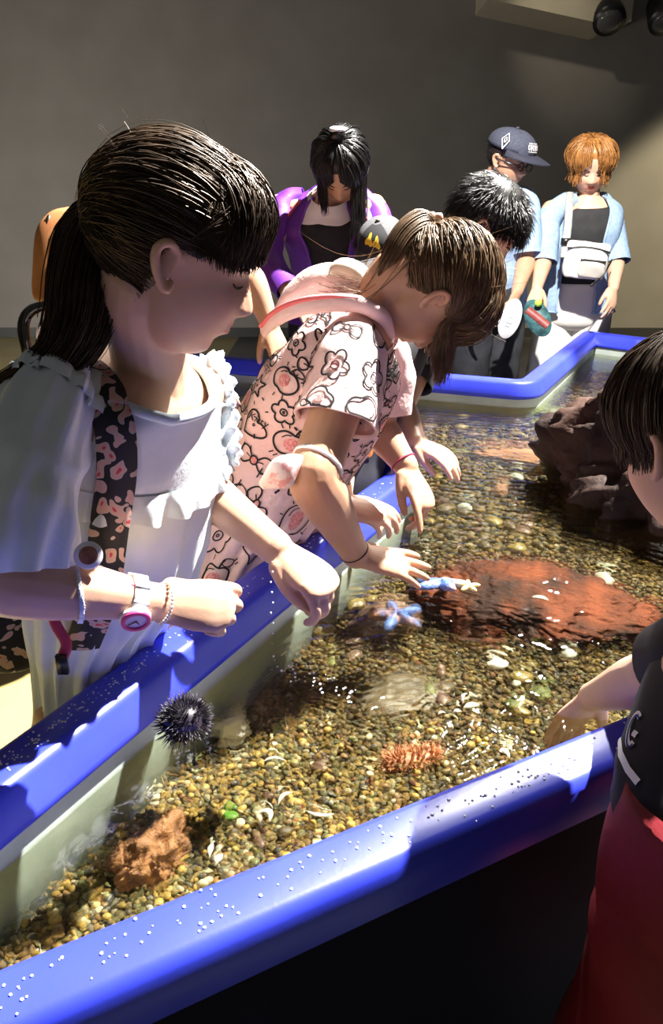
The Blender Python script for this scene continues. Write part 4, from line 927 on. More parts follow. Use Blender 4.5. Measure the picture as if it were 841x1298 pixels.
for vi, v in enumerate(np.linspace(.10, .90, 11)):
    for u in np.linspace(0, 1, 10, endpoint=False):
        uu = u + (.055 if vi % 2 else 0) + rr.uniform(-.012, .012); ar = (G2_, N2_, uu, v + rr.uniform(-.012, .012)); s = rr.uniform(.024, .030) * (.8 if v > .8 else 1); k = KINDS[i % 8]; i += 1; rot = rr.uniform(-.8, .8); k(b, ar, s, rot)
        if k in (bow, apple): patch(b2, *ar, circ(s * (.24 if k is bow else .5), 14), rot)
        else:
            decal(b, *ar, circ(.08 * s, 8), .002, rot)
        for q in range(4): a = rr.uniform(0, 6.28); decal(b, *ar, np.array([(math.cos(a), math.sin(a))]) * s * np.array([[1.25], [1.55]]), .0022, 0)
for v in np.linspace(.25, .9, 3):
    for u in np.linspace(0, 1, 6, endpoint=False):
        ar = (GSR, NSR, u + .08 * v, v); k = KINDS[i % 8]; i += 1; k(b, ar, rr.uniform(.020, .026), rr.uniform(-.8, .8))
        if i % 2: patch(b2, *ar, circ(.008, 12))
tag(b.build('printed_drawings', M_ink, dr), kind='stuff'); tag(b2.build('printed_spots', M_rosep, dr), kind='stuff')
# the printed script on the side of the dress
cu = bpy.data.curves.new('t', 'FONT'); cu.body = 'Hello Kitty'; cu.size = .024; cu.align_x = 'CENTER'; cu.align_y = 'CENTER'; cu.shear = .25; ot = bpy.data.objects.new('t', cu); COL.objects.link(ot)
tm = bpy.data.meshes.new_from_object(ot.evaluated_get(bpy.context.evaluated_depsgraph_get())); bpy.data.objects.remove(ot)
tv = np.array([v.co[:2] for v in tm.vertices]); tf = [tuple(p.vertices) for p in tm.polygons]
b = MB()
def script_at(u0, v0, rot):
    m, n = G2_.shape[:2]; iv = int(v0 * (m - 1)); cc = np.linalg.norm(np.roll(G2_[iv], -1, 0) - G2_[iv], axis=1).sum(); ln = np.linalg.norm(np.diff(G2_.mean(1), axis=0), axis=1).sum(); c, s = math.cos(rot), math.sin(rot); l = tv @ np.array([(c, s), (-s, c)])
    P, Q = surf_at(G2_, N2_, u0 + l[:, 0] / cc, v0 + l[:, 1] / ln); b.add(P + Q * .0022, tf)
script_at(.92, .50, .25); script_at(.93, .31, .1); script_at(.83, .62, .2); script_at(.08, .42, .2)
b.build('printed_script', M_ink, dr)
# hood rolled behind the neck, coral strap across the back
b = MB(); tube(b, [at(352, 404, 1.30), at(378, 376, 1.285), at(412, 358, 1.28), at(448, 364, 1.27), at(476, 386, 1.24)], [(.012, .016), (.026, .034), (.030, .042), (.028, .036), (.012, .022)], 28, side=(0, 0, 1), sub=6)
G = b.V[0]; b.V[0] = G + (vnoise(G, 34, 2) * .004)[:, None] * np.array((.3, -.5, .8)); b.build('hood', M_pdress, dr)
b = MB(); tube(b, [at(418, 350, 1.255), at(434, 340, 1.25), at(454, 346, 1.25), at(470, 364, 1.245)], [(.010, .014), (.016, .024), (.016, .024), (.010, .014)], 18, side=(0, 0, 1)); b.build('hood_lining', M_cream, dr)
pp = [at(334, 420, 1.275), at(352, 402, 1.235), at(382, 389, 1.205), at(420, 384, 1.19), at(456, 386, 1.185), at(486, 402, 1.20), at(497, 424, 1.24)]
b = MB(); tube(b, pp, [(.010, .004), (.013, .008), (.014, .010), (.014, .010), (.013, .010), (.012, .009), (.008, .006)], 14, side=(0, 0, 1), sub=6); so = b.build('hood_hem', M_pdress, dr)
b = MB(); tube(b, [A(q) + np.array((-.003, -.006, .010)) for q in pp[:5]], [.004, .0045, .0045, .0035, .002], 8, sub=6); b.build('coral_edge', M_strapp, so)
# band with cloth bow tied round the near arm, red cord on the far wrist, hair tie on the near wrist
e2, s2, w2 = A(ER2), A(SR2), A(WR2); c = e2 + (s2 - e2) * .14; ax = nrm(nrm(s2 - e2) + A((.15, 0, -.1)))
b = MB(); ring_band(b, c, ax, .0375, .006, .003, 30); ab_ = b.build('arm_band', M_whitep, g2)
q = A(at(358, 600, 1.09)); b = MB(); tube(b, [A(at(392, 584, 1.125)), A(at(374, 590, 1.10)), q, A(at(334, 614, 1.09))], [(.004, .004), (.018, .008), (.026, .010), (.008, .004)], 16, side=(0, 0, 1)); b.build('cloth_bow', mat('bow_print', (.80, .72, .70), (.76, .38, .36), rough=.8, nscale=90, ramp=(.5, .62)), ab_)
c = A(WL2) + nrm(A(EL2) - A(WL2)) * .012; b = MB(); ring_band(b, c, A(EL2) - A(WL2), .0235, .003, .002, 24); tag(b.build('cord_bracelet', M_red), 'thin red cord bracelet on the pointing hand of the girl in pink', 'bracelet')
c = w2 + (e2 - w2) * .06; b = MB(); ring_band(b, c, e2 - w2, .0235, .0015, .0012, 24); tag(b.build('hair_tie', M_black), 'thin dark hair tie round the wrist of the spread hand', 'hair tie')
# hair: swept up to a floral tie, fringe hanging
r = np.random.default_rng(33); hr = hair_shell(hd2, M_hair2, g2, .045, -.06, .24)
tie2 = hd2.loc(A(at(548, 290, 1.235))[None])[0]; td = nrm(tie2[None])[0]
D = rand_dirs(4200, r, -.06, .24); K = 11; tt = np.linspace(0, 1, K)
sw = .05 + .02 * np.sin(np.pi * tt)[None] * r.uniform(.3, 1.3, (len(D), 1)); strand_mesh(hr, flow(hd2, D, np.tile(td, (len(D), 1)) + r.normal(0, .10, (len(D), 3)), sw, K, .012, r), .0010, .0007, r)
n = 1500; x = r.uniform(-.85, .85, n); D0 = np.stack([x * .6, r.uniform(-.1, .4, n), np.full(n, .85)], -1); D1_ = np.stack([x * 1.0, np.full(n, .95) - .6 * np.abs(x), r.uniform(.22, .42, n) - .1 * np.abs(x)], -1)
W = flow(hd2, D0, D1_, .06 + .03 * np.sin(np.pi * np.linspace(0, 1, 9))[None] * r.uniform(.4, 1.4, (n, 1)), 9, .014, r); strand_mesh(hr, hang(W, r.uniform(.03, .075, n), r, (-.04, 0, -1), .5, 6), .0010, .0004, r)
for sx in (-1, 1):
    n = 340; D0 = np.stack([sx * r.uniform(.5, .8, n), r.uniform(-.1, .4, n), r.uniform(.4, .7, n)], -1); D1_ = np.stack([sx * r.uniform(.85, .95, n), r.uniform(.30, .6, n), r.uniform(.12, .35, n)], -1)
    W = flow(hd2, D0, D1_, .05, 8, .012, r); strand_mesh(hr, hang(W, r.uniform(.03, .085, n), r, (.02, 0, -1), .5, 6), .0009, .0004, r)
# loose wisps at the nape and the pony tail lying back over the hood
n = 260; P0 = A(at(500, 318, 1.25)); t_ = np.linspace(0, 1, 9)[None, :, None]; ends = np.stack([A(at(430 + r.normal(0, 16), 372 + r.normal(0, 14), 1.25 + r.normal(0, .02))) for _ in range(n)]); st = np.stack([A(at(520 + r.normal(0, 14), 310 + r.normal(0, 12), 1.23 + r.normal(0, .03))) for _ in range(n)])
W = st[:, None] * (1 - t_) + ends[:, None] * t_ + np.array((0, 0, -.03)) * np.sin(np.pi * t_) + r.normal(0, .006, (n, 1, 3)) * t_; strand_mesh(hr, W, .0006, .0003, r)
pt = catmull([tuple(A(at(*q))) for q in ((548, 290, 1.235), (535, 282, 1.22), (515, 296, 1.20), (497, 325, 1.195), (482, 352, 1.20))], 5); _, sd, nn_ = frames(pt, (0, -1, 0)); n = 700; a = r.uniform(0, 6.28, n); q = np.sqrt(r.uniform(0, 1, n)); pr = np.interp(np.linspace(0, 1, len(pt)), [0, .3, .7, 1], [.012, .022, .020, .006])
W = pt[None] + (pr[None] * q[:, None])[..., None] * (np.cos(a)[:, None, None] * sd[None] + np.sin(a)[:, None, None] * nn_[None]); strand_mesh(hr, W, .0010, .0005, r)
D0 = rand_dirs(70, r, 0, .3); P0 = hd2.w(hd2.surf(D0, .05)); d0 = nrm(P0 - hd2.c); t_ = np.linspace(0, 1, 6)[None, :, None]; strand_mesh(hr, P0[:, None] + (d0[:, None] + r.normal(0, .6, (70, 1, 3))) * t_ * r.uniform(.01, .03, (70, 1, 1)), .0004, .0002, r)
hr.build('hair', M_hair2, g2)
sc = empty('scrunchie', at(548, 285, 1.235), 'small cream and pink flower hair tie on the hair of the girl in pink', 'hair tie')
bpy.data.objects.remove(sc)
b = MB(); c = A(at(548, 287, 1.235))
for k in range(7): a = k * .9; ellipsoid(b, c + A((math.cos(a) * .014, -.004, .006 + math.sin(a) * .010)), (.008, .006, .008), 10)
b.build('hair_flower', mat('flower_tie', (.86, .78, .58), (.80, .34, .30), rough=.7, nscale=70), g2)
# ------------------------------------------------------------ helpers for the other people
def uv_at(G, px, py):
    D_ = G - A(CAM); dep = D_ @ A(CF); ex = CX + FPX * D_[..., 0] / dep - px; ey = CY + FPX * (D_ @ A(CD)) / dep - py
    vis = (outward(G) * -D_).sum(-1) > 0; e = ex * ex + ey * ey + np.where(vis, 0, 1e9); i, j = np.unravel_index(e.argmin(), e.shape); return j / G.shape[1], i / (G.shape[0] - 1)
def figure(root, keys, hd, arms, legs, skin, vox, neck_r=.05, ears=True, smooth=2, lips=(.62, .30, .30), sh=None):
    b = MB(); torso_mb(b, keys, .92, 32); hd.add(b, ears); top = A(keys[-1][0])
    tube(b, [A(keys[-3][0]), top, hd.w([(0, -.14, -.28)])[0], hd.w([(0, -.08, -.1)])[0]], [neck_r * 1.1, neck_r, neck_r, neck_r], 18)
    for (S_, E_, W_, rad, hk, hn, L, cur, sd, th) in arms:
        arm(b, S_, E_, W_, rad); tube(b, [A(keys[-3][0]), A(S_)], [rad[0] * 1.15, rad[0]], 14); hand(b, W_, hk, hn, L, cur, sd, th, 4)
    lg = MB()
    for (H_, Kn, An, rad) in legs: tube(lg, [H_, Kn, An], rad, 16)
    return finish_body(b, hd, vox, skin, root, smooth, lg, lips)
def garment(root, name, m, keys, amp=.006, sc=12, seed=1, n=72, p=2.2, mask=None, sub=8):
    G = loft(keys, n, sub, 1, p); o, G2 = cloth(G, name, m, root, amp, sc, seed, mask=mask); return o, G2
def up_keys(keys, sc, tops): return [(k[0], k[1] * sc, k[2] * sc, k[3], k[4]) for k in keys] + tops
M_black_t = mat('black_cotton', (.010, .010, .012), (.018, .018, .020), rough=.85, nscale=20)
M_denim = mat('denim_light', (.22, .33, .50), (.30, .42, .58), rough=.85, nscale=60, bump=.15, bscale=200)
M_denim2 = mat('denim_pale', (.26, .38, .55), (.34, .46, .62), rough=.85, nscale=60, bump=.1, bscale=200)
M_wtrous = mat('white_trousers', (.74, .72, .68), (.80, .78, .74), rough=.85, nscale=10)
M_purple = mat('purple_shell', (.13, .025, .32), (.17, .04, .40), rough=.5, nscale=10, bump=.1, bscale=60)
M_whitet = mat('white_tee', (.74, .73, .74), (.80, .79, .80), rough=.85, nscale=10)
M_dtrous = mat('dark_trousers', (.02, .022, .028), (.035, .037, .045), rough=.85, nscale=20)
M_shoe = mat('dark_shoe', (.03, .03, .035), rough=.6)
def trousers(root, m, hip, side, legs, name='trousers', waist=(.15, .11), fwd=None, flare=1.25, seed=3):
    b = MB(); h = A(hip); s = A(side); f = np.cross(Z, s) if fwd is None else A(fwd)
    add_grid(b, loft([(h + Z * .10, waist[0], waist[1], s, f), (h + Z * .02, waist[0] * 1.1, waist[1] * 1.1, s, f), (h - Z * .08, waist[0] * 1.02, waist[1] * 1.05, s, f), (h - Z * .12, waist[0] * .8, waist[1] * .8, s, f)], 40, 6), True, True)
    for H_, Kn, An, rad in legs:
        H_, Kn, An = A(H_), A(Kn), A(An); G = tube_grid([H_, (H_ + Kn) / 2, Kn, (Kn + An) / 2, An + (An - Kn) * .02], [rad[0] * 1.2, rad[0] * 1.18, rad[1] * flare * 1.15, rad[2] * flare * 1.45, rad[2] * flare * 1.45], 28, None, 8, True, False); add_grid(b, wrinkle(G, .006, 10, seed), True, False)
    return b.build(name, m, root)

# ------------------------------------------------------------ boy in black bent over beside her
b3 = empty('person', (-.005, 1.72, 0), 'boy with short black hair in a black T-shirt, bent over the water', 'person')
F3 = nrm(np.array((.92, -.30, 0))); R3 = np.cross(F3, Z); B3 = nrm(F3 * .8 - Z * .55)
K3 = [((-.005, 1.72, .66), .135, .105, R3, F3), ((.035, 1.74, .82), .12, .095, R3, B3), ((.105, 1.80, .95), .13, .095, R3, B3), ((.165, 1.845, 1.03), .12, .08, R3, B3), ((.20, 1.855, 1.06), .09, .06, R3, B3), ((.235, 1.862, 1.09), .05, .048, R3, B3)]
hd3 = Head(at(614, 290, 1.8), (.66, -.12, -.74), (0, 0, 1), .21)
S3R, E3R, W3R = at(500, 440, 1.74), at(432, 555, 1.62), at(432, 640, 1.49)
S3L, E3L, W3L = at(540, 440, 1.98), at(508, 515, 1.93), at(530, 562, 1.80)
lg3 = [((-.015, 1.72 + .065 * s, .68), (-.005, 1.72 + .07 * s, .38), (-.03, 1.72 + .07 * s, .06), (.07, .05, .035)) for s in (-1, 1)]
figure(b3, K3, hd3, [(S3R, E3R, W3R, (.042, .035, .022), at(484, 652, 1.47) - W3R, (.15, -.45, .85), .15, (70, 85, 95, 100), -1, (40, 20)), (S3L, E3L, W3L, (.042, .035, .022), at(572, 582, 1.75) - W3L, (.3, -.35, .85), .15, (45, 55, 60, 65), 1, (25, 15))], lg3, M_skin, .0034)
hd3.features(b3, M_lash, M_brow)
D3 = [((-.015, 1.72, .58), .160, .13, R3, F3), ((-.005, 1.72, .68), .155, .125, R3, F3)] + [(k[0], k[1] * 1.14, k[2] * 1.18, k[3], k[4]) for k in K3[1:4]] + [((.205, 1.856, 1.062), .098, .072, R3, B3), ((.225, 1.86, 1.08), .066, .062, R3, B3)]
sh3, G3 = garment(b3, 'shirt', M_black_t, D3, .006, 14, 2); N3 = outward(G3)
sleeve([at(508, 395, 1.80), S3R, A(S3R) * .45 + A(E3R) * .55], [.045, .056, .058], 'sleeve', M_black_t, b3, .004, 20, 3); sleeve([at(528, 405, 1.88), S3L, A(S3L) * .4 + A(E3L) * .6], [.045, .054, .056], 'sleeve', M_black_t, b3, .004, 20, 4)
M_oprint = mat('orange_print', (.78, .16, .02), rough=.8)
b = MB(); OU, OV = uv_at(G3, 460, 574); patch(b, G3, N3, OU, OV, catmull([(-.006, .03), (.004, .034), (.006, .012), (.014, .0), (.030, -.004), (.026, -.014), (.004, -.012), (-.016, -.02), (-.018, -.008), (-.004, .004)], 3), .2, .004); b.build('orange_print', M_oprint, sh3)
trousers(b3, M_black_t, (-.015, 1.72, .62), R3, lg3, 'shorts', (.135, .11))
for s in (-1, 1): shoe(b3, (-.03, 1.72 + .07 * s, 0), F3, M_shoe, .21)
r = np.random.default_rng(44); short_hair(hd3, M_hairb, b3, 4200, .15, r, .0011, -.02, .20, .45, .75, .05, (0, .1, 0))

# ------------------------------------------------------------ boy in the right foreground
b4 = empty('person', (.385, .55, 0), 'boy with dark bowl haircut, black top and red shorts in the right foreground', 'person')
F4 = nrm(np.array((-.46, .88, 0))); R4 = np.cross(F4, Z); B4 = nrm(F4 - Z * .35)
K4 = [((.392, .545, .64), .125, .10, R4, F4), ((.392, .575, .78), .105, .085, R4, F4), ((.405, .63, .88), .098, .085, R4, B4), ((.415, .67, .945), .080, .07, R4, B4), ((.412, .685, .97), .065, .055, R4, B4), ((.402, .70, .99), .043, .042, R4, B4)]
hd4 = Head(at(886, 556, .80), (-.44, .80, -.42), (0, 0, 1), .205)
S4L, E4L, W4L = (.368, .652, .885), at(826, 858, .90), at(752, 884, 1.08); S4R, E4R, W4R = (.505, .72, .925), (.64, .84, .80), (.68, .98, .72)
lg4 = [(A((.392, .545, .66)) + R4 * .06 * s, A((.392, .55, .34)) + R4 * .065 * s, A((.392, .53, .06)) + R4 * .065 * s, (.065, .045, .032)) for s in (-1, 1)]
figure(b4, K4, hd4, [(S4L, E4L, W4L, (.038, .031, .021), at(730, 908, 1.11) - W4L, (.2, .2, .9), .14, (30, 35, 40, 45), 1, (30, 15)), (S4R, E4R, W4R, (.038, .032, .021), (-.4, .3, -.5), (.3, .5, .8), .14, (30, 35, 40, 45), -1, (30, 15))], lg4, M_skin, .0026, .042, smooth=3)
hd4.features(b4, M_lash, M_brow)
D4 = [((.392, .555, .765), .134, .115, R4, F4), ((.394, .575, .80), .125, .108, R4, F4), ((.412, .62, .862), .110, .104, R4, B4), ((.424, .66, .922), .082, .086, R4, B4), ((.416, .682, .955), .066, .068, R4, B4), ((.403, .695, .985), .058, .056, R4, B4)]
M_blackj = mat('black_jersey', (.006, .006, .007), (.012, .012, .013), rough=.8, nscale=20)
sh4, G4 = garment(b4, 'shirt', M_blackj, D4, .004, 16, 2); N4 = outward(G4)
sleeve([(.392, .662, .92), S4L, A(S4L) * .5 + A(E4L) * .5], [.032, .043, .046], 'sleeve', M_blackj, b4, .003, 20, 3); sleeve([(.46, .70, .955), S4R, A(S4R) * .5 + A(E4R) * .5], [.040, .052, .052], 'sleeve', M_blackj, b4, .003, 20, 4)
M_bluep = mat('blue_print', (.03, .06, .26), rough=.7)
b = MB()
LU, LV = uv_at(G4, 806, 922)
def glyph(mb, pts, w_): decal(mb, G4, N4, LU, LV, pts, w_, .1)
glyph(b, circ(.011, 20, 1, 0, 0, 1.0, 5.6), .006); glyph(b, [(.011, -.002), (.002, -.002)], .006); b.build('white_letter', M_whitep, sh4)
b = MB(); glyph(b, circ(.011, 20, 1, .001, -.0005, 1.0, 5.6), .0022); b2 = b.build('blue_letter', M_bluep, sh4); b2.data.transform(Matrix.Translation(Vector((-.0012, -.0012, 0))))
b = MB(); decal(b, G4, N4, LU, max(LV - .09, .01), [(-.035, 0), (-.01, 0), (.015, 0), (.035, 0)], .007); b.build('white_hem_stripe', M_whitep, sh4)
M_redsh = mat('red_shorts', (.20, .005, .012), (.25, .007, .017), rough=.7, nscale=10, bump=.1, bscale=80)
trousers(b4, M_redsh, (.392, .548, .70), R4, [(l[0], (A(l[0]) * .45 + A(l[1]) * .55), (A(l[0]) * .15 + A(l[1]) * .85), (.078, .075, .060)) for l in lg4], 'shorts', (.128, .108), F4, 1.25)
for s in (-1, 1): shoe(b4, A((.392, .53, 0)) + R4 * .065 * s, F4, M_shoe, .2)
r = np.random.default_rng(55); hr = hair_shell(hd4, M_hairb, b4, .05, -.04, .2)
D = rand_dirs(5200, r, -.04, .2); P = head_pts(D); az = np.arctan2(D[:, 0], D[:, 1]); cr = nrm(np.array([[.05, -.25, .95]])); n = len(D)
D0 = nrm(cr + .55 * nrm(np.stack([np.sin(az), np.cos(az), np.zeros(n)], -1)) * r.uniform(.1, 1.6, (n, 1))); zl = np.where(np.cos(az) > .35, r.uniform(.02, .16, n), np.where(np.cos(az) > -.3, r.uniform(-.12, .10, n), r.uniform(-.5, -.2, n)))
D1_ = np.stack([np.sin(az), np.cos(az), zl], -1); K = 10; W = flow(hd4, D0, D1_, .05 + .035 * np.sin(np.pi * np.linspace(0, 1, K))[None] * r.uniform(.3, 1.4, (n, 1)), K, .012, r); strand_mesh(hr, hang(W, r.uniform(.004, .02, n), r, (0, 0, -1), .7, 3, .05), .0010, .0004, r); hr.build('hair', M_hair, b4)

# ------------------------------------------------------------ woman in the purple jacket
p5 = empty('person', (.0, 3.30, 0), 'woman in an open purple jacket with black hair, leaning over the far rim', 'person')
F5 = nrm(np.array((.02, -1, 0))); R5 = np.cross(F5, Z); B5 = nrm(F5 - Z * .5); sc5 = at(414, 262, 2.92)
K5 = [((.0, 3.30, .80), .155, .115, R5, F5), ((-.005, 3.26, 1.0), .135, .10, R5, B5), ((-.015, 3.18, 1.15), .150, .105, R5, B5), ((sc5.x, sc5.y, sc5.z - .04), .155, .09, R5, B5), ((sc5.x, sc5.y - .01, sc5.z + .01), .11, .065, R5, B5), ((sc5.x + .01, sc5.y - .03, sc5.z + .05), .055, .05, R5, B5)]
hd5 = Head(at(433, 215, 2.78), (-.10, -.58, -.81), (0, 0, 1), .235)
S5R, E5R, W5R = at(356, 262, 2.95), at(342, 330, 2.88), at(372, 380, 2.72); S5L, E5L, W5L = at(474, 262, 2.98), at(492, 335, 2.95), at(462, 392, 2.78)
lg5 = [((s * .08, 3.30, .82), (s * .085, 3.29, .45), (s * .085, 3.32, .07), (.085, .06, .042)) for s in (-1, 1)]
figure(p5, K5, hd5, [(S5R, E5R, W5R, (.05, .042, .026), at(392, 400, 2.68) - W5R, (0, -.3, .95), .17, (30, 35, 40, 45), -1, (35, 15)), (S5L, E5L, W5L, (.05, .042, .026), at(446, 408, 2.7) - W5L, (0, -.3, .95), .17, (30, 35, 40, 45), 1, (35, 15))], lg5, M_skin, .0045)
hd5.features(p5, M_lash, M_brow)
t5 = [(A(K5[4][0]) + (0, -.005, 0), .092, .066, R5, nrm(F5 - Z * .9)), (A(K5[5][0]) + (0, -.004, -.012), .066, .060, R5, nrm(F5 - Z * .9))]
garment(p5, 'black_top', M_black_t, [(k[0], k[1] * 1.04, k[2] * 1.06, k[3], k[4]) for k in K5[:4]] + [t5[0]], .004, 12, 3)
garment(p5, 'white_tee', M_whitet, [(A(K5[3][0]) + (0, -.002, .012), .142, .089, R5, B5), (A(K5[4][0]) + (0, -.012, .0), .100, .076, R5, nrm(F5 - Z * .8)), (A(K5[5][0]) + (0, -.012, -.008), .068, .064, R5, nrm(F5 - Z * .8))], .003, 14, 4)
G = loft([(k[0], k[1] * 1.16, k[2] * 1.22, k[3], k[4]) for k in K5[:4]] + [(A(K5[4][0]) + (0, .01, .005), .122, .086, R5, B5), (A(K5[5][0]) + (0, .02, .0), .078, .066, R5, B5)], 88, 8, 1, 2.2); G = wrinkle(G, .008, 11, 8)
half = np.interp(np.linspace(0, 1, G.shape[0]), [0, .5, .8, 1], [4, 7, 10, 11])[:, None]   # open front round th = 90 degrees
c0 = 22; js = np.arange(88); rows = []
th = np.linspace(0, 1, 80)
for i in range(G.shape[0]):
    pos = (c0 + half[i, 0] + th * (88 - 2 * half[i, 0])); j = pos.astype(int) % 88; f = (pos - np.floor(pos))[:, None]; rows.append(G[i, j] * (1 - f) + G[i, (j + 1) % 88] * f)
b = MB(); Q = np.array(rows); add_grid(b, Q, wrap=False)
for e in (0, -1): tube(b, Q[:, e], [.007] * len(Q), 8, sub=1)
jk = b.build('jacket', M_purple, p5)
M_zip = mat('zip_red', (.55, .10, .12), rough=.5)
b = MB(); q = Q[int(len(Q) * .62):int(len(Q) * .9), 70] + np.array((0, -.008, .0)); tube(b, q, [.006] * len(q), 6, sub=1); b.build('zip', M_zip, jk)
b = MB(); q = Q[int(len(Q) * .62):int(len(Q) * .9), 8] + np.array((0, -.008, .0)); tube(b, q, [.006] * len(q), 6, sub=1); b.build('zip', M_zip, jk)
sleeve([A(at(386, 248, 2.93)), A(at(386, 248, 2.93)) * .35 + A(S5R) * .65, A(S5R) * .75 + A(E5R) * .25, E5R, A(E5R) * .2 + A(W5R) * .8], [.030, .050, .056, .056, .043], 'sleeve', M_purple, p5, .008, 14, 3); sleeve([A(at(446, 248, 2.95)), A(at(446, 248, 2.95)) * .35 + A(S5L) * .65, A(S5L) * .75 + A(E5L) * .25, E5L, A(E5L) * .2 + A(W5L) * .8], [.030, .050, .056, .056, .043], 'sleeve', M_purple, p5, .008, 14, 5)
trousers(p5, M_dtrous, (.0, 3.30, .80), R5, lg5, waist=(.15, .12))
for s in (-1, 1): shoe(p5, (s * .085, 3.32, 0), F5, M_shoe, .24)
r = np.random.default_rng(66); hr = hair_shell(hd5, M_hairb, p5, .045, -.05, .36); n = 2600
D = rand_dirs(n, r, -.05, .2); az = np.arctan2(D[:, 0], D[:, 1]); D0 = np.stack([D[:, 0] * .35, D[:, 1] * .35 - .1, np.full(n, .9)], -1)
D1_ = np.stack([np.sin(az) * 1.0, np.cos(az), r.uniform(-.15, .05, n)], -1); fr_ = np.cos(az) > .45; D1_[fr_, 0] = np.sign(D1_[fr_, 0] + .02) * r.uniform(.08, .95, fr_.sum()); D1_[fr_, 1] = .70; D1_[fr_, 2] = np.maximum(r.uniform(-.1, .08, fr_.sum()), .52 - 1.05 * np.abs(D1_[fr_, 0]))
W = flow(hd5, D0, D1_, .05 + .03 * np.sin(np.pi * np.linspace(0, 1, 9))[None] * r.uniform(.4, 1.3, (n, 1)), 9, .016, r)
L = np.where(D1_[:, 0] < 0, r.uniform(.02, .12, n), r.uniform(.03, .10, n)); L = np.where(D1_[:, 2] > .12, .004, L); L = np.where((D1_[:, 0] * hd5.B[0, 0] > 0) & (D1_[:, 2] < .12), r.uniform(.12, .24, n), L); strand_mesh(hr, hang(W, L, r, (0, -.1, -1), .45, 7), .0016, .0007, r)
hr.build('hair', M_hairb, p5)
b = MB(); c = hd5.w(hd5.surf(np.array([[0, -.25, 1.]]), .09))[0]; ellipsoid(b, c, (.030, .030, .024), 14); b.build('top_knot', M_hairb, p5)
b = MB(); tube(b, [c + np.array((math.cos(a) * .022, math.sin(a) * .010 - .012, .016 + .004 * math.sin(a))) for a in np.linspace(0, 6.28, 20)], [.007] * 20, 8, sub=1); b.build('white_hair_tie', M_whitet, p5)

# ------------------------------------------------------------ child with the grey cap
c6 = empty('person', (.22, 3.20, 0), 'small child in a blue T-shirt mostly hidden behind the girl in pink', 'person')
F6 = nrm(np.array((-.35, -.94, 0))); R6 = np.cross(F6, Z); hc = at(484, 318, 2.86)
hd6 = Head(hc, (-.34, -.80, -.48), (0, 0, 1), .205); base6 = A((.27, hc.y + .10, 0))
K6 = [(base6 + (0, 0, .55), .12, .10, R6, F6), (base6 + (0, -.02, .72), .11, .09, R6, F6), (base6 + (0, -.05, .86), .12, .085, R6, F6), (base6 + (-.03, -.06, .95), .10, .07, R6, F6), (base6 + (-.045, -.075, .985), .08, .055, R6, F6), (base6 + (-.06, -.08, 1.01), .045, .042, R6, F6)]
c6.location = tuple(base6); S6 = [A(K6[3][0]) + R6 * .11 * s for s in (1, -1)]
lg6 = [(base6 + R6 * .06 * s + (0, 0, .56), base6 + R6 * .06 * s + (0, 0, .30), base6 + R6 * .06 * s + (0, 0, .06), (.065, .045, .032)) for s in (1, -1)]
figure(c6, K6, hd6, [(S6[0], S6[0] + (-.02, -.08, -.16), S6[0] + (.02, -.24, -.20), (.036, .03, .02), (.1, -1, -.3), (0, -.2, 1), .13, (20, 20, 25, 30), -1, (35, 15)), (S6[1], S6[1] + (.02, -.08, -.16), S6[1] + (0, -.24, -.20), (.036, .03, .02), (-.1, -1, -.3), (0, -.2, 1), .13, (20, 20, 25, 30), 1, (35, 15))], lg6, M_skin, .005, .042)
hd6.features(c6, M_lash)
M_bluet = mat('blue_tee', (.12, .22, .52), (.16, .27, .58), rough=.85, nscale=10)
garment(c6, 'shirt', M_bluet, up_keys(K6[:4], 1.15, [(A(K6[4][0]), .09, .07, R6, F6), (A(K6[5][0]) - Z * .01, .058, .056, R6, F6)]), .005, 14, 4)
for i in (0, 1): sleeve([A(K6[4][0]) + R6 * .05 * (1, -1)[i], S6[i], S6[i] + ((-.012, .012)[i], -.05, -.09)], [.04, .05, .05], 'sleeve', M_bluet, c6, .003, 20, 3)
trousers(c6, M_dtrous, base6 + (0, 0, .53), R6, lg6, waist=(.12, .10))
for s in (-1, 1): shoe(c6, base6 + R6 * .06 * s, F6, M_shoe, .18)
short_hair(hd6, M_hairb, c6, 500, .06, np.random.default_rng(3), .0016, 0, .2)
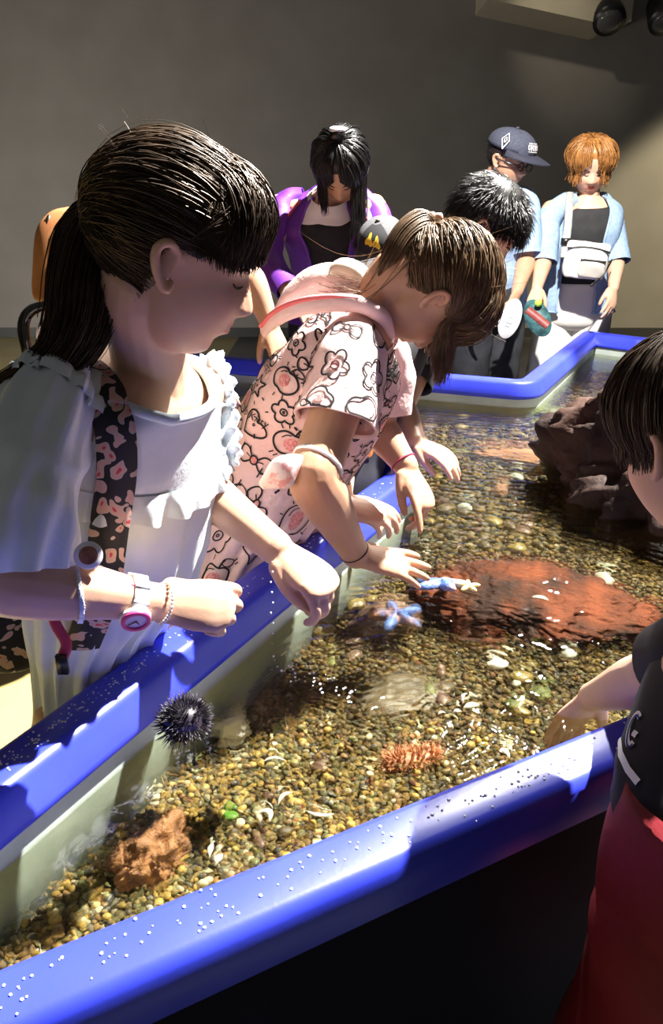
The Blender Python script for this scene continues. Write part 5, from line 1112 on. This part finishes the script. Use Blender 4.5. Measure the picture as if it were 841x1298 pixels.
def cap(name, hd, label, m_dome, m_front, m_brim, brim=.36, tilt=0.0, group=None):
    t = empty(name, hd.w([(0, 0, .2)])[0], label, 'cap'); th = np.linspace(0, np.pi / 2, 14); ph = np.linspace(0, 2 * np.pi, 60, endpoint=False)
    def shell(off): return np.stack([np.sin(th)[:, None] * np.cos(ph) * (.42 + off), np.sin(th)[:, None] * np.sin(ph) * (.50 + off) - .05, np.cos(th)[:, None] ** .8 * (.36 + off) * np.ones(60) + .20], -1)
    G = shell(0); fr_ = (ph > math.pi * .25) & (ph < math.pi * .75); js = np.where(fr_)[0]; js = np.concatenate([js, [js[-1] + 1]])
    b = MB(); add_grid(b, np.concatenate([hd.w(G.reshape(-1, 3)).reshape(14, 60, 3), hd.w((G[-1:] * np.array((.94, .94, 1))).reshape(-1, 3)).reshape(1, 60, 3)]), True, False); d = b.build('crown', m_dome, t)
    b = MB(); Gf = shell(.012)[2:, js]; add_grid(b, hd.w(Gf.reshape(-1, 3)).reshape(12, len(js), 3), wrap=False); b.build('front_panel', m_front, t)
    b = MB(); a = np.linspace(math.pi * .12, math.pi * .88, 24); rows = []
    for q, dz in ((0, 0.0), (.33, -.01), (.66, -.03), (1, -.065)):
        w_ = np.sin((a - a[0]) / (a[-1] - a[0]) * np.pi) ** .5; rows.append(np.stack([np.cos(a) * (.42 + .02 * q), np.sin(a) * .50 - .05 + brim * q * w_, .215 + dz - .05 * np.cos(a) ** 2 * q + tilt * q], -1))
    T_ = np.array(rows); add_grid(b, hd.w(T_.reshape(-1, 3)).reshape(4, 24, 3), wrap=False); add_grid(b, hd.w((T_ - np.array((0, 0, .022))).reshape(-1, 3)).reshape(4, 24, 3), wrap=False); e = np.array([T_[-1], T_[-1] - np.array((0, 0, .022))]); add_grid(b, hd.w(e.reshape(-1, 3)).reshape(2, 24, 3), wrap=False); b.build('brim', m_brim, t)
    b = MB(); ellipsoid(b, hd.w([(0, -.05, .57)])[0], (.009, .009, .006), 10); b.build('button', m_dome, t)
    return t, shell
M_capg = mat('cap_grey', (.075, .075, .08), (.11, .11, .115), rough=.85, nscale=120); M_capk = mat('cap_black', (.012, .012, .014), rough=.85); M_yel = mat('patch_yellow', (.80, .52, .03), rough=.7)
cp6, shl = cap('baseball_cap', hd6, 'grey baseball cap with a black front and yellow patch, on the small child', M_capg, M_capk, M_capg, .34)
b = MB(); G = shl(.028); G = hd6.w(G.reshape(-1, 3)).reshape(14, 60, 3); NG = outward(G)
for du, dv, s in ((.235, .62, .017), (.29, .70, .016)): t_ = np.linspace(0, 2 * np.pi, 24, endpoint=False); q = s * (.75 + .25 * np.cos(3 * t_)); patch(b, G, NG, du, dv, np.stack([q * np.cos(t_), q * np.sin(t_)], -1), du * 3, .003)
tag(b.build('yellow_patch', M_yel, cp6), 'yellow patch', None)

# ------------------------------------------------------------ man with cap, glasses and paper fan
m7c = at(628, 300, 3.62); base7 = A((m7c.x, m7c.y + .03, 0)); m7 = empty('person', tuple(base7), 'man in a dark cap, glasses and pale denim shirt standing beyond the tank', 'person')
F7 = nrm(np.array((.35, -.94, 0))); R7 = np.cross(F7, Z); n7 = A(at(632, 242, 3.6))
K7 = [(base7 + (0, 0, .82), .165, .115, R7, F7), (base7 + (0, 0, 1.0), .155, .11, R7, F7), (base7 + (.005, -.01, 1.14), .175, .115, R7, F7), (np.array((n7[0] - .01, n7[1], n7[2] - .07)), .165, .095, R7, F7), (np.array((n7[0], n7[1], n7[2] - .03)), .11, .07, R7, F7), (n7, .055, .055, R7, F7)]
hd7 = Head(at(646, 203, 3.52), (.66, -.68, -.32), (0, 0, 1), .235)
S7L, E7L, W7L = at(664, 262, 3.58), at(668, 330, 3.60), at(656, 370, 3.50); S7R, E7R, W7R = at(600, 262, 3.62), at(592, 330, 3.65), at(600, 385, 3.55)
lg7 = [(base7 + R7 * .085 * s + (0, 0, .84), base7 + R7 * .09 * s + (0, -.01, .46), base7 + R7 * .09 * s + (0, 0, .07), (.09, .065, .045)) for s in (1, -1)]
figure(m7, K7, hd7, [(S7L, E7L, W7L, (.05, .043, .028), at(648, 392, 3.46) - W7L, (.8, -.5, .2), .18, (60, 75, 85, 90), -1, (25, 15)), (S7R, E7R, W7R, (.05, .043, .028), (0, -.1, -1), (-1, -.2, 0), .18, (30, 35, 40, 45), 1, (25, 15))], lg7, M_skin2, .0048, .056, lips=(.6, .4, .38))
hd7.features(m7, M_lash, M_brow, 0, .012)
t7 = [(A(K7[4][0]), .122, .088, R7, F7), (n7 - Z * .008, .070, .068, R7, F7)]
garment(m7, 'shirt', M_denim2, [(A(K7[0][0]) - Z * .06, .185, .135, R7, F7)] + [(k[0], k[1] * 1.14, k[2] * 1.18, k[3], k[4]) for k in K7[:4]] + t7, .009, 10, 3)
for S_, E_, q, sd in ((S7L, E7L, A(at(646, 250, 3.6)), 3), (S7R, E7R, A(at(618, 250, 3.62)), 4)): sleeve([q, S_, A(S_) * .1 + A(E_) * .9], [.06, .070, .075], 'sleeve', M_denim2, m7, .006, 14, sd)
trousers(m7, M_dtrous, base7 + (0, 0, .82), R7, lg7, waist=(.16, .125))
for s in (-1, 1): shoe(m7, base7 + R7 * .09 * s, F7, M_shoe, .27)
short_hair(hd7, M_hairb, m7, 900, .05, np.random.default_rng(9), .0018, .02, .2)
M_capn = mat('cap_navy', (.035, .04, .065), (.06, .068, .10), rough=.85, nscale=150); M_capn2 = mat('cap_brim', (.02, .022, .04), rough=.8)
cp7, shl7 = cap('baseball_cap', hd7, 'dark navy baseball cap with white diamond emblem, on the man with glasses', M_capn, M_capn, M_capn2, .42, .02)
G = hd7.w(shl7(.03).reshape(-1, 3)).reshape(14, 60, 3); NG = outward(G)
DU, DV = uv_at(G, 642, 178)
b = MB(); decal(b, G, NG, DU, DV, np.array([(0, .020), (.016, 0), (0, -.020), (-.016, 0)]), .0045, 0, .004, True); decal(b, G, NG, DU, DV, np.array([(0, .007), (.006, 0), (0, -.007), (-.006, 0)]), .003, 0, .004, True); b.build('white_diamond', M_whitep, cp7)
b = MB()
for k in range(5): decal(b, G, NG, .235 + .019 * (k - 2), .80, [(0, .008), (0, 0), (0, -.008)] if k % 2 else circ(.006, 10), .0042, 0, .004)
decal(b, G, NG, .235, .80, [(-.03, .010), (0, .010), (.03, .010)], .003, 0, .004); decal(b, G, NG, .235, .80, [(-.03, -.010), (0, -.010), (.03, -.010)], .003, 0, .004)
tag(b.build('white_lettering', M_whitep, cp7), kind='stuff')
gs = empty('glasses', hd7.w([(0, .4, 0)])[0], 'thin framed glasses on the man with the navy cap', 'glasses'); M_frame = mat('glasses_frame', (.05, .05, .05), rough=.2, metal=.6); M_glass = mat('glasses_lens', (.5, .55, .6), rough=.05)
for sx in (-1, 1):
    b = MB(); a = np.linspace(0, 2 * np.pi, 25); tube(b, hd7.w(np.stack([sx * .145 + .105 * np.cos(a), np.full(25, .415) - .03 * np.abs(np.cos(a)), -.01 + .075 * np.sin(a)], -1)), [.0028] * 25, 6, sub=1, round0=False, round1=False); b.build('lens_rim', M_frame, gs)
    b = MB(); tube(b, hd7.w([(sx * .25, .385, .01), (sx * .37, .15, .01), (sx * .39, -.06, .02)]), [.0026] * 3, 6); b.build('temple_arm', M_frame, gs)
b = MB(); tube(b, hd7.w([(-.045, .42, .0), (0, .43, .008), (.045, .42, .0)]), [.0026] * 3, 6); b.build('bridge', M_frame, gs)
def fan(name, c, n_, up, rx, ry, m, label):
    t = empty(name, c, label, 'fan'); n_ = nrm(A(tuple(n_))); u = A(tuple(up)); u = nrm(u - n_ * (u @ n_)); s = np.cross(u, n_); a = np.linspace(0, 2 * np.pi, 40, endpoint=False); e = np.cos(a)[:, None] * s * rx + np.sin(a)[:, None] * u * ry; c = A(tuple(c))
    b = MB(); add_grid(b, np.array([c + e - n_ * .002, c + e * 1.01, c + e + n_ * .002]), True, True); b.build('disc', m, t); return t, c, n_, u, s
f1, c, n_, u, s = fan('paper_fan', at(647, 404, 3.42), (-.25, -.93, .25), (.25, 0, 1), .046, .088, M_whitep, 'white round paper fan held by the man in the navy cap')
b = MB()
for k, (dx, dy, ln) in enumerate(((0, -.02, .03), (-.004, -.035, .022), (.004, .02, .014), (0, .005, .02))): tube(b, [c + n_ * .004 + s * (dx - ln / 2) + u * dy, c + n_ * .004 + s * (dx + ln / 2) + u * dy], [.0014] * 2, 6, sub=1)
tag(b.build('grey_print', M_print, f1), kind='stuff')

# ------------------------------------------------------------ woman in the open denim shirt
w8c = at(740, 300, 3.68); base8 = A((w8c.x, w8c.y + .03, 0)); w8 = empty('person', tuple(base8), 'woman with short orange hair in an open denim shirt and white trousers beyond the tank', 'person')
F8 = nrm(np.array((-.22, -.97, 0))); R8 = np.cross(F8, Z); n8 = A(at(748, 248, 3.64))
K8 = [(base8 + (0, 0, .80), .165, .12, R8, F8), (base8 + (0, 0, .97), .135, .105, R8, F8), (base8 + (.0, -.01, 1.12), .150, .115, R8, F8), (np.array((n8[0] - .005, n8[1], n8[2] - .07)), .150, .09, R8, F8), (np.array((n8[0], n8[1], n8[2] - .025)), .095, .065, R8, F8), (n8, .05, .05, R8, F8)]
hd8 = Head(at(749, 213, 3.58), (-.10, -.86, -.36), (0, 0, 1), .232)
S8R, E8R, W8R = at(698, 266, 3.62), at(690, 330, 3.60), at(681, 366, 3.48); S8L, E8L, W8L = at(773, 270, 3.68), at(782, 330, 3.66), at(778, 366, 3.56)
lg8 = [(base8 + R8 * .08 * s + (0, 0, .82), base8 + R8 * .085 * s + (0, -.01, .45), base8 + R8 * .085 * s + (0, 0, .07), (.088, .066, .046)) for s in (1, -1)]
figure(w8, K8, hd8, [(S8R, E8R, W8R, (.045, .038, .025), at(676, 390, 3.44) - W8R, (-.5, -.8, .2), .17, (60, 75, 80, 85), -1, (30, 20)), (S8L, E8L, W8L, (.045, .038, .025), at(774, 396, 3.52) - W8L, (.5, -.8, .1), .17, (35, 45, 55, 60), 1, (20, 15))], lg8, M_skin, .0046, .048, lips=(.55, .12, .14))
hd8.features(w8, M_lash, M_brow, 0, .010)
garment(w8, 'black_tee', M_black_t, [(k[0], k[1] * 1.05, k[2] * 1.07, k[3], k[4]) for k in K8[:4]] + [(A(K8[4][0]) + F8 * .004, .100, .074, R8, nrm(F8 - Z * .5)), (n8 - Z * .03 + F8 * .006, .070, .066, R8, nrm(F8 - Z * .7))], .005, 12, 3)
KJ = [(A(K8[0][0]) - Z * .03, .195, .155, R8, F8)] + [(k[0], k[1] * 1.14, k[2] * 1.28, k[3], k[4]) for k in K8[:3]] + [(A(K8[3][0]), .168, .106, R8, F8), (A(K8[4][0]) + Z * .012, .112, .082, R8, F8), (n8 + Z * .008 - F8 * .01, .070, .062, R8, F8)]
G = wrinkle(loft(KJ, 88, 8, 1, 2.2), .011, 9, 6); half = np.interp(np.linspace(0, 1, G.shape[0]), [0, .3, .75, .9, 1], [5.5, 7, 9, 12, 15]); rows = []
for i in range(G.shape[0]):
    pos = 22 + half[i] + th_ * (88 - 2 * half[i]) if False else 22 + half[i] + np.linspace(0, 1, 80) * (88 - 2 * half[i]); j = pos.astype(int) % 88; f = (pos - np.floor(pos))[:, None]; rows.append(G[i, j] * (1 - f) + G[i, (j + 1) % 88] * f)
b = MB(); Q = np.array(rows); add_grid(b, Q, wrap=False)
for e in (0, -1): tube(b, Q[:, e], [.006] * len(Q), 8, sub=1)
tube(b, Q[0], [.005] * 80, 8, sub=1); js = b.build('denim_shirt', M_denim, w8)
for e, k in ((0, 6), (-1, -7)):
    b = MB(); a0 = Q[-1, e]; a1 = Q[-1, k * 2]; a2 = Q[int(len(Q) * .86), e]; o_ = np.cross(R8, Z) * -.014; b.add([a0 + o_, a1 + o_ * .3 + Z * .012, a2 * .6 + a1 * .4 + o_ * 2.2 - Z * .01, a2 + o_ * 1.6], [(0, 1, 2, 3)]); b.build('collar', M_denim, js)
for S_, E_, q, sd in ((S8R, E8R, A(at(718, 258, 3.63)), 3), (S8L, E8L, A(at(764, 258, 3.67)), 4)): sleeve([A(q) * .6 + n8 * .4, A(q), A(S_) * .8 + A(E_) * .2, A(S_) * .4 + A(E_) * .6, A(S_) * -.05 + A(E_) * 1.05], [.03, .048, .058, .060, .062], 'sleeve', M_denim, w8, .004, 12, sd)
trousers(w8, M_wtrous, base8 + (0, 0, .80), R8, lg8, waist=(.15, .125), flare=1.5)
for s in (-1, 1): shoe(w8, base8 + R8 * .085 * s, F8, M_whitep, .24)
r = np.random.default_rng(77); hr = hair_shell(hd8, M_hairo, w8, .05, -.02, .34); n = 2000
D = rand_dirs(n, r, -.02, .2); az = np.arctan2(D[:, 0], D[:, 1]); D0 = np.stack([D[:, 0] * .3 + .06, D[:, 1] * .3 - .1, np.full(n, .9)], -1); D1_ = np.stack([np.sin(az), np.cos(az), r.uniform(-.28, .05, n)], -1)
fr_ = np.cos(az) > .40; D1_[fr_, 0] = np.sign(D1_[fr_, 0] - .15) * r.uniform(.12, .95, fr_.sum()); D1_[fr_, 1] = .72; D1_[fr_, 2] = np.maximum(r.uniform(-.1, .15, fr_.sum()), r.uniform(.42, .56, fr_.sum()) - .75 * np.abs(D1_[fr_, 0] - .10))
W = flow(hd8, D0, D1_, .06 + .06 * np.sin(np.pi * np.linspace(0, 1, 9))[None] * r.uniform(.4, 1.4, (n, 1)), 9, .022, r); strand_mesh(hr, hang(W, np.where(D1_[:, 2] > .15, .006, r.uniform(.01, .06, n)), r, (0, 0, -1), .6, 5, .12), .0018, .0008, r); hr.build('hair', M_hairo, w8)
# belt bag worn across the body
bag = empty('shoulder_bag', tuple(A(at(742, 334, 3.50))), 'white crossbody belt bag with black trim worn by the woman in denim', 'bag'); M_bag = mat('bag_white', (.72, .70, .66), (.80, .78, .74), rough=.6, nscale=20); M_bag2 = mat('bag_grey', (.40, .37, .33), (.48, .45, .41), rough=.6, nscale=20)
bc = A(at(743, 330, 3.50)); tl = nrm(R8 * -1 + Z * -.10); nf = nrm(F8); upb = nrm(np.cross(nf, tl)); upb = upb * np.sign(upb[2])
add = lambda mb, c, a, h, d: add_grid(mb, wrinkle(loft([(c - upb * h, a * .5, d * .5, tl, nf), (c - upb * h * .94, a * .86, d * .9, tl, nf), (c - upb * h * .3, a, d, tl, nf), (c + upb * h * .5, a * .97, d, tl, nf), (c + upb * h * .96, a * .92, d * .6, tl, nf), (c + upb * h, a * .6, d * .3, tl, nf)], 40, 6, 1, 3), .003, 20, 3), True, True)
b = MB(); add(b, bc, .098, .078, .045); b.build('body', M_bag, bag); b = MB(); add(b, bc - upb * .028 + tl * .028 + nf * .035, .060, .040, .022); b.build('front_pocket', M_bag2, bag)
b = MB(); tube(b, [bc + tl * x + upb * (.058 - .012 * (x / .09) ** 2) + nf * .040 for x in np.linspace(-.09, .09, 7)], [.0045] * 7, 6, sub=2); b.build('zip', M_black, bag)
b = MB(); tube(b, [bc - upb * .028 + tl * (.028 + x) + upb * .034 + nf * .055 for x in np.linspace(-.052, .052, 5)], [.004] * 5, 6, sub=2); b.build('pocket_zip', M_black, bag)
M_bstrap = mat('bag_strap', (.30, .30, .29), (.42, .42, .40), rough=.6, nscale=60)
pp = [A(at(723, 244, 3.60)), A(at(722, 262, 3.51)), A(at(720, 290, 3.50)), A(at(717, 312, 3.50)), A(at(716, 326, 3.50))]; b = MB(); band_strip(b, pp, [nrm(F8 + Z * .5), F8, F8, F8, F8], .034, .004); b.build('strap', M_bstrap, bag)
b = MB(); box(b, (-.022, -.006, -.014), (.022, .006, .014), np.stack([R8, F8, Z], 1), A(at(718, 306, 3.485))); b.build('buckle', M_black, bag)
b = MB(); pp = [A(at(776, 330, 3.52)), A(at(764, 350, 3.48)), A(at(750, 362, 3.47))]; tube(b, pp, [(.007, .003)] * 3, 8); b.build('strap_end', M_black, bag)
M_fan2 = mat('fan_dark', (.015, .05, .055), (.05, .16, .16), rough=.5, nscale=40)
f2, c, n_, u, s = fan('paper_fan', at(682, 403, 3.40), (-.3, -.85, .45), (-.5, 0, 1), .052, .090, M_fan2, 'dark teal round paper fan with a red band held by the woman in denim')
b = MB(); band_strip(b, [c + n_ * .003 + u * .055 - s * .025, c + n_ * .003, c + n_ * .003 - u * .055 + s * .025], [n_] * 3, .034, .001); b.build('red_band', mat('fan_red', (.20, .03, .025), (.30, .06, .05), rough=.5, nscale=60), f2)
b = MB(); cg = A(at(683, 384, 3.38)); ellipsoid(b, cg, (.017, .012, .017), 14); tag(b.build('green_knob', mat('knob_green', (.45, .70, .08), rough=.4), f2), 'yellow green round knob')

# ------------------------------------------------------------ adult hidden behind the girl in blue
p9b = A((-.70, 2.30, 0)); p9 = empty('person', tuple(p9b), 'adult in a brown orange top, almost hidden behind the girl in the blue blouse', 'person')
F9 = nrm(np.array((.75, -.55, 0))); R9 = np.cross(F9, Z); B9 = nrm(F9 - Z * .5); hd9 = Head(at(212, 282, 1.92), (.75, -.1, -.6), (0, 0, 1), .215); h9 = hd9.c
q9 = lambda t, z, dx=0: p9b + (A((h9[0] - p9b[0] - .12, h9[1] - p9b[1] + .08, 0))) * t + (dx, 0, z)
K9 = [(q9(0, .82), .16, .12, R9, F9), (q9(.15, .98), .14, .11, R9, B9), (q9(.6, 1.10), .15, .11, R9, B9), (q9(.85, 1.17), .14, .09, R9, B9), (q9(.95, 1.20), .10, .065, R9, B9), (h9 + A((-.06, .04, -.07)), .05, .05, R9, B9)]
S9L, E9L, W9L = A(at(262, 345, 2.05)), A(at(318, 352, 2.12)), A(at(343, 412, 2.14)); S9R, E9R, W9R = A(K9[3][0]) + R9 * .15, A(K9[3][0]) + R9 * .17 + (.06, -.02, -.22), A(K9[3][0]) + R9 * .10 + (.24, .05, -.34)
lg9 = [(p9b + R9 * .08 * s + (0, 0, .84), p9b + R9 * .085 * s + (.02, 0, .46), p9b + R9 * .085 * s + (0, 0, .07), (.088, .064, .045)) for s in (1, -1)]
figure(p9, K9, hd9, [(S9L, E9L, W9L, (.046, .038, .026), A(at(352, 440, 2.14)) - W9L, (.5, -.6, .6), .17, (30, 35, 40, 45), 1, (30, 15)), (S9R, E9R, W9R, (.046, .038, .026), (.8, .2, -.5), (.2, -.2, .9), .17, (30, 35, 40, 45), -1, (30, 15))], lg9, M_skin2, .005, .05)
hd9.features(p9, M_lash, M_brow); short_hair(hd9, M_hairb, p9, 900, .07, np.random.default_rng(19), .0018, -.02, .2)
M_otop = mat('orange_top', (.42, .17, .06), (.50, .22, .09), rough=.85, nscale=12)
garment(p9, 'shirt', M_otop, [(k[0], k[1] * 1.12, k[2] * 1.15, k[3], k[4]) for k in K9[:4]] + [(A(K9[4][0]), .115, .082, R9, B9), (A(K9[5][0]) - A((.015, 0, .02)), .068, .064, R9, B9)], .006, 12, 3)
sleeve([A(K9[4][0]) - R9 * .06, S9L, S9L * .5 + E9L * .5], [.055, .062, .060], 'sleeve', M_otop, p9, .005, 14, 3); sleeve([A(K9[4][0]) + R9 * .06, S9R, S9R * .5 + E9R * .5], [.055, .062, .060], 'sleeve', M_otop, p9, .005, 14, 4)
trousers(p9, M_dtrous, p9b + (0, 0, .82), R9, lg9, waist=(.155, .125))
for s in (-1, 1): shoe(p9, p9b + R9 * .085 * s, F9, M_shoe, .25)
M_leather = mat('tan_leather', (.36, .14, .05), (.46, .20, .08), rough=.5, nscale=14); M_gloss = mat('black_patent', (.008, .008, .009), rough=.12, spec=.8)
hb = empty('backpack', tuple(A(at(98, 380, 2.10))), 'tan and glossy black backpack on the hidden adult, left of the dark ponytail', 'backpack')
kb = lambda px, py, a, b_: (A(at(px - 10, py, 2.10)), a * 1.18, b_ * .9, np.array((1., 0, 0)), np.array((0, 1., 0)))
b = MB(); add_grid(b, loft([kb(100, 380, .05, .04), kb(98, 375, .078, .07), kb(98, 330, .078, .075), kb(100, 290, .074, .07), kb(106, 268, .055, .05), kb(108, 262, .02, .02)], 40, 6, 1, 2.8), True, True); b.build('bag', M_leather, hb)
b = MB(); tube(b, [A(at(62, 275, 2.06)), A(at(59, 300, 2.05)), A(at(58, 330, 2.05)), A(at(60, 360, 2.05))], [(.006, .006)] * 4, 8); b.build('edge_piping', M_black, hb)
b = MB(); tube(b, [A(at(74, 384, 2.02)), A(at(42, 392, 2.0)), A(at(30, 410, 2.0)), A(at(33, 440, 2.0)), A(at(40, 470, 2.05)), A(at(60, 500, 2.15))], [(.010, .018), (.014, .024), (.015, .024), (.013, .02), (.010, .016), (.010, .016)], 14); b.build('padded_strap', M_gloss, hb)
b = MB(); tube(b, [A(at(58, 400, 2.0)), A(at(50, 418, 1.98)), A(at(47, 432, 1.98))], [(.010, .004), (.010, .004), (.004, .003)], 10); b.build('white_flap', M_whitep, hb)
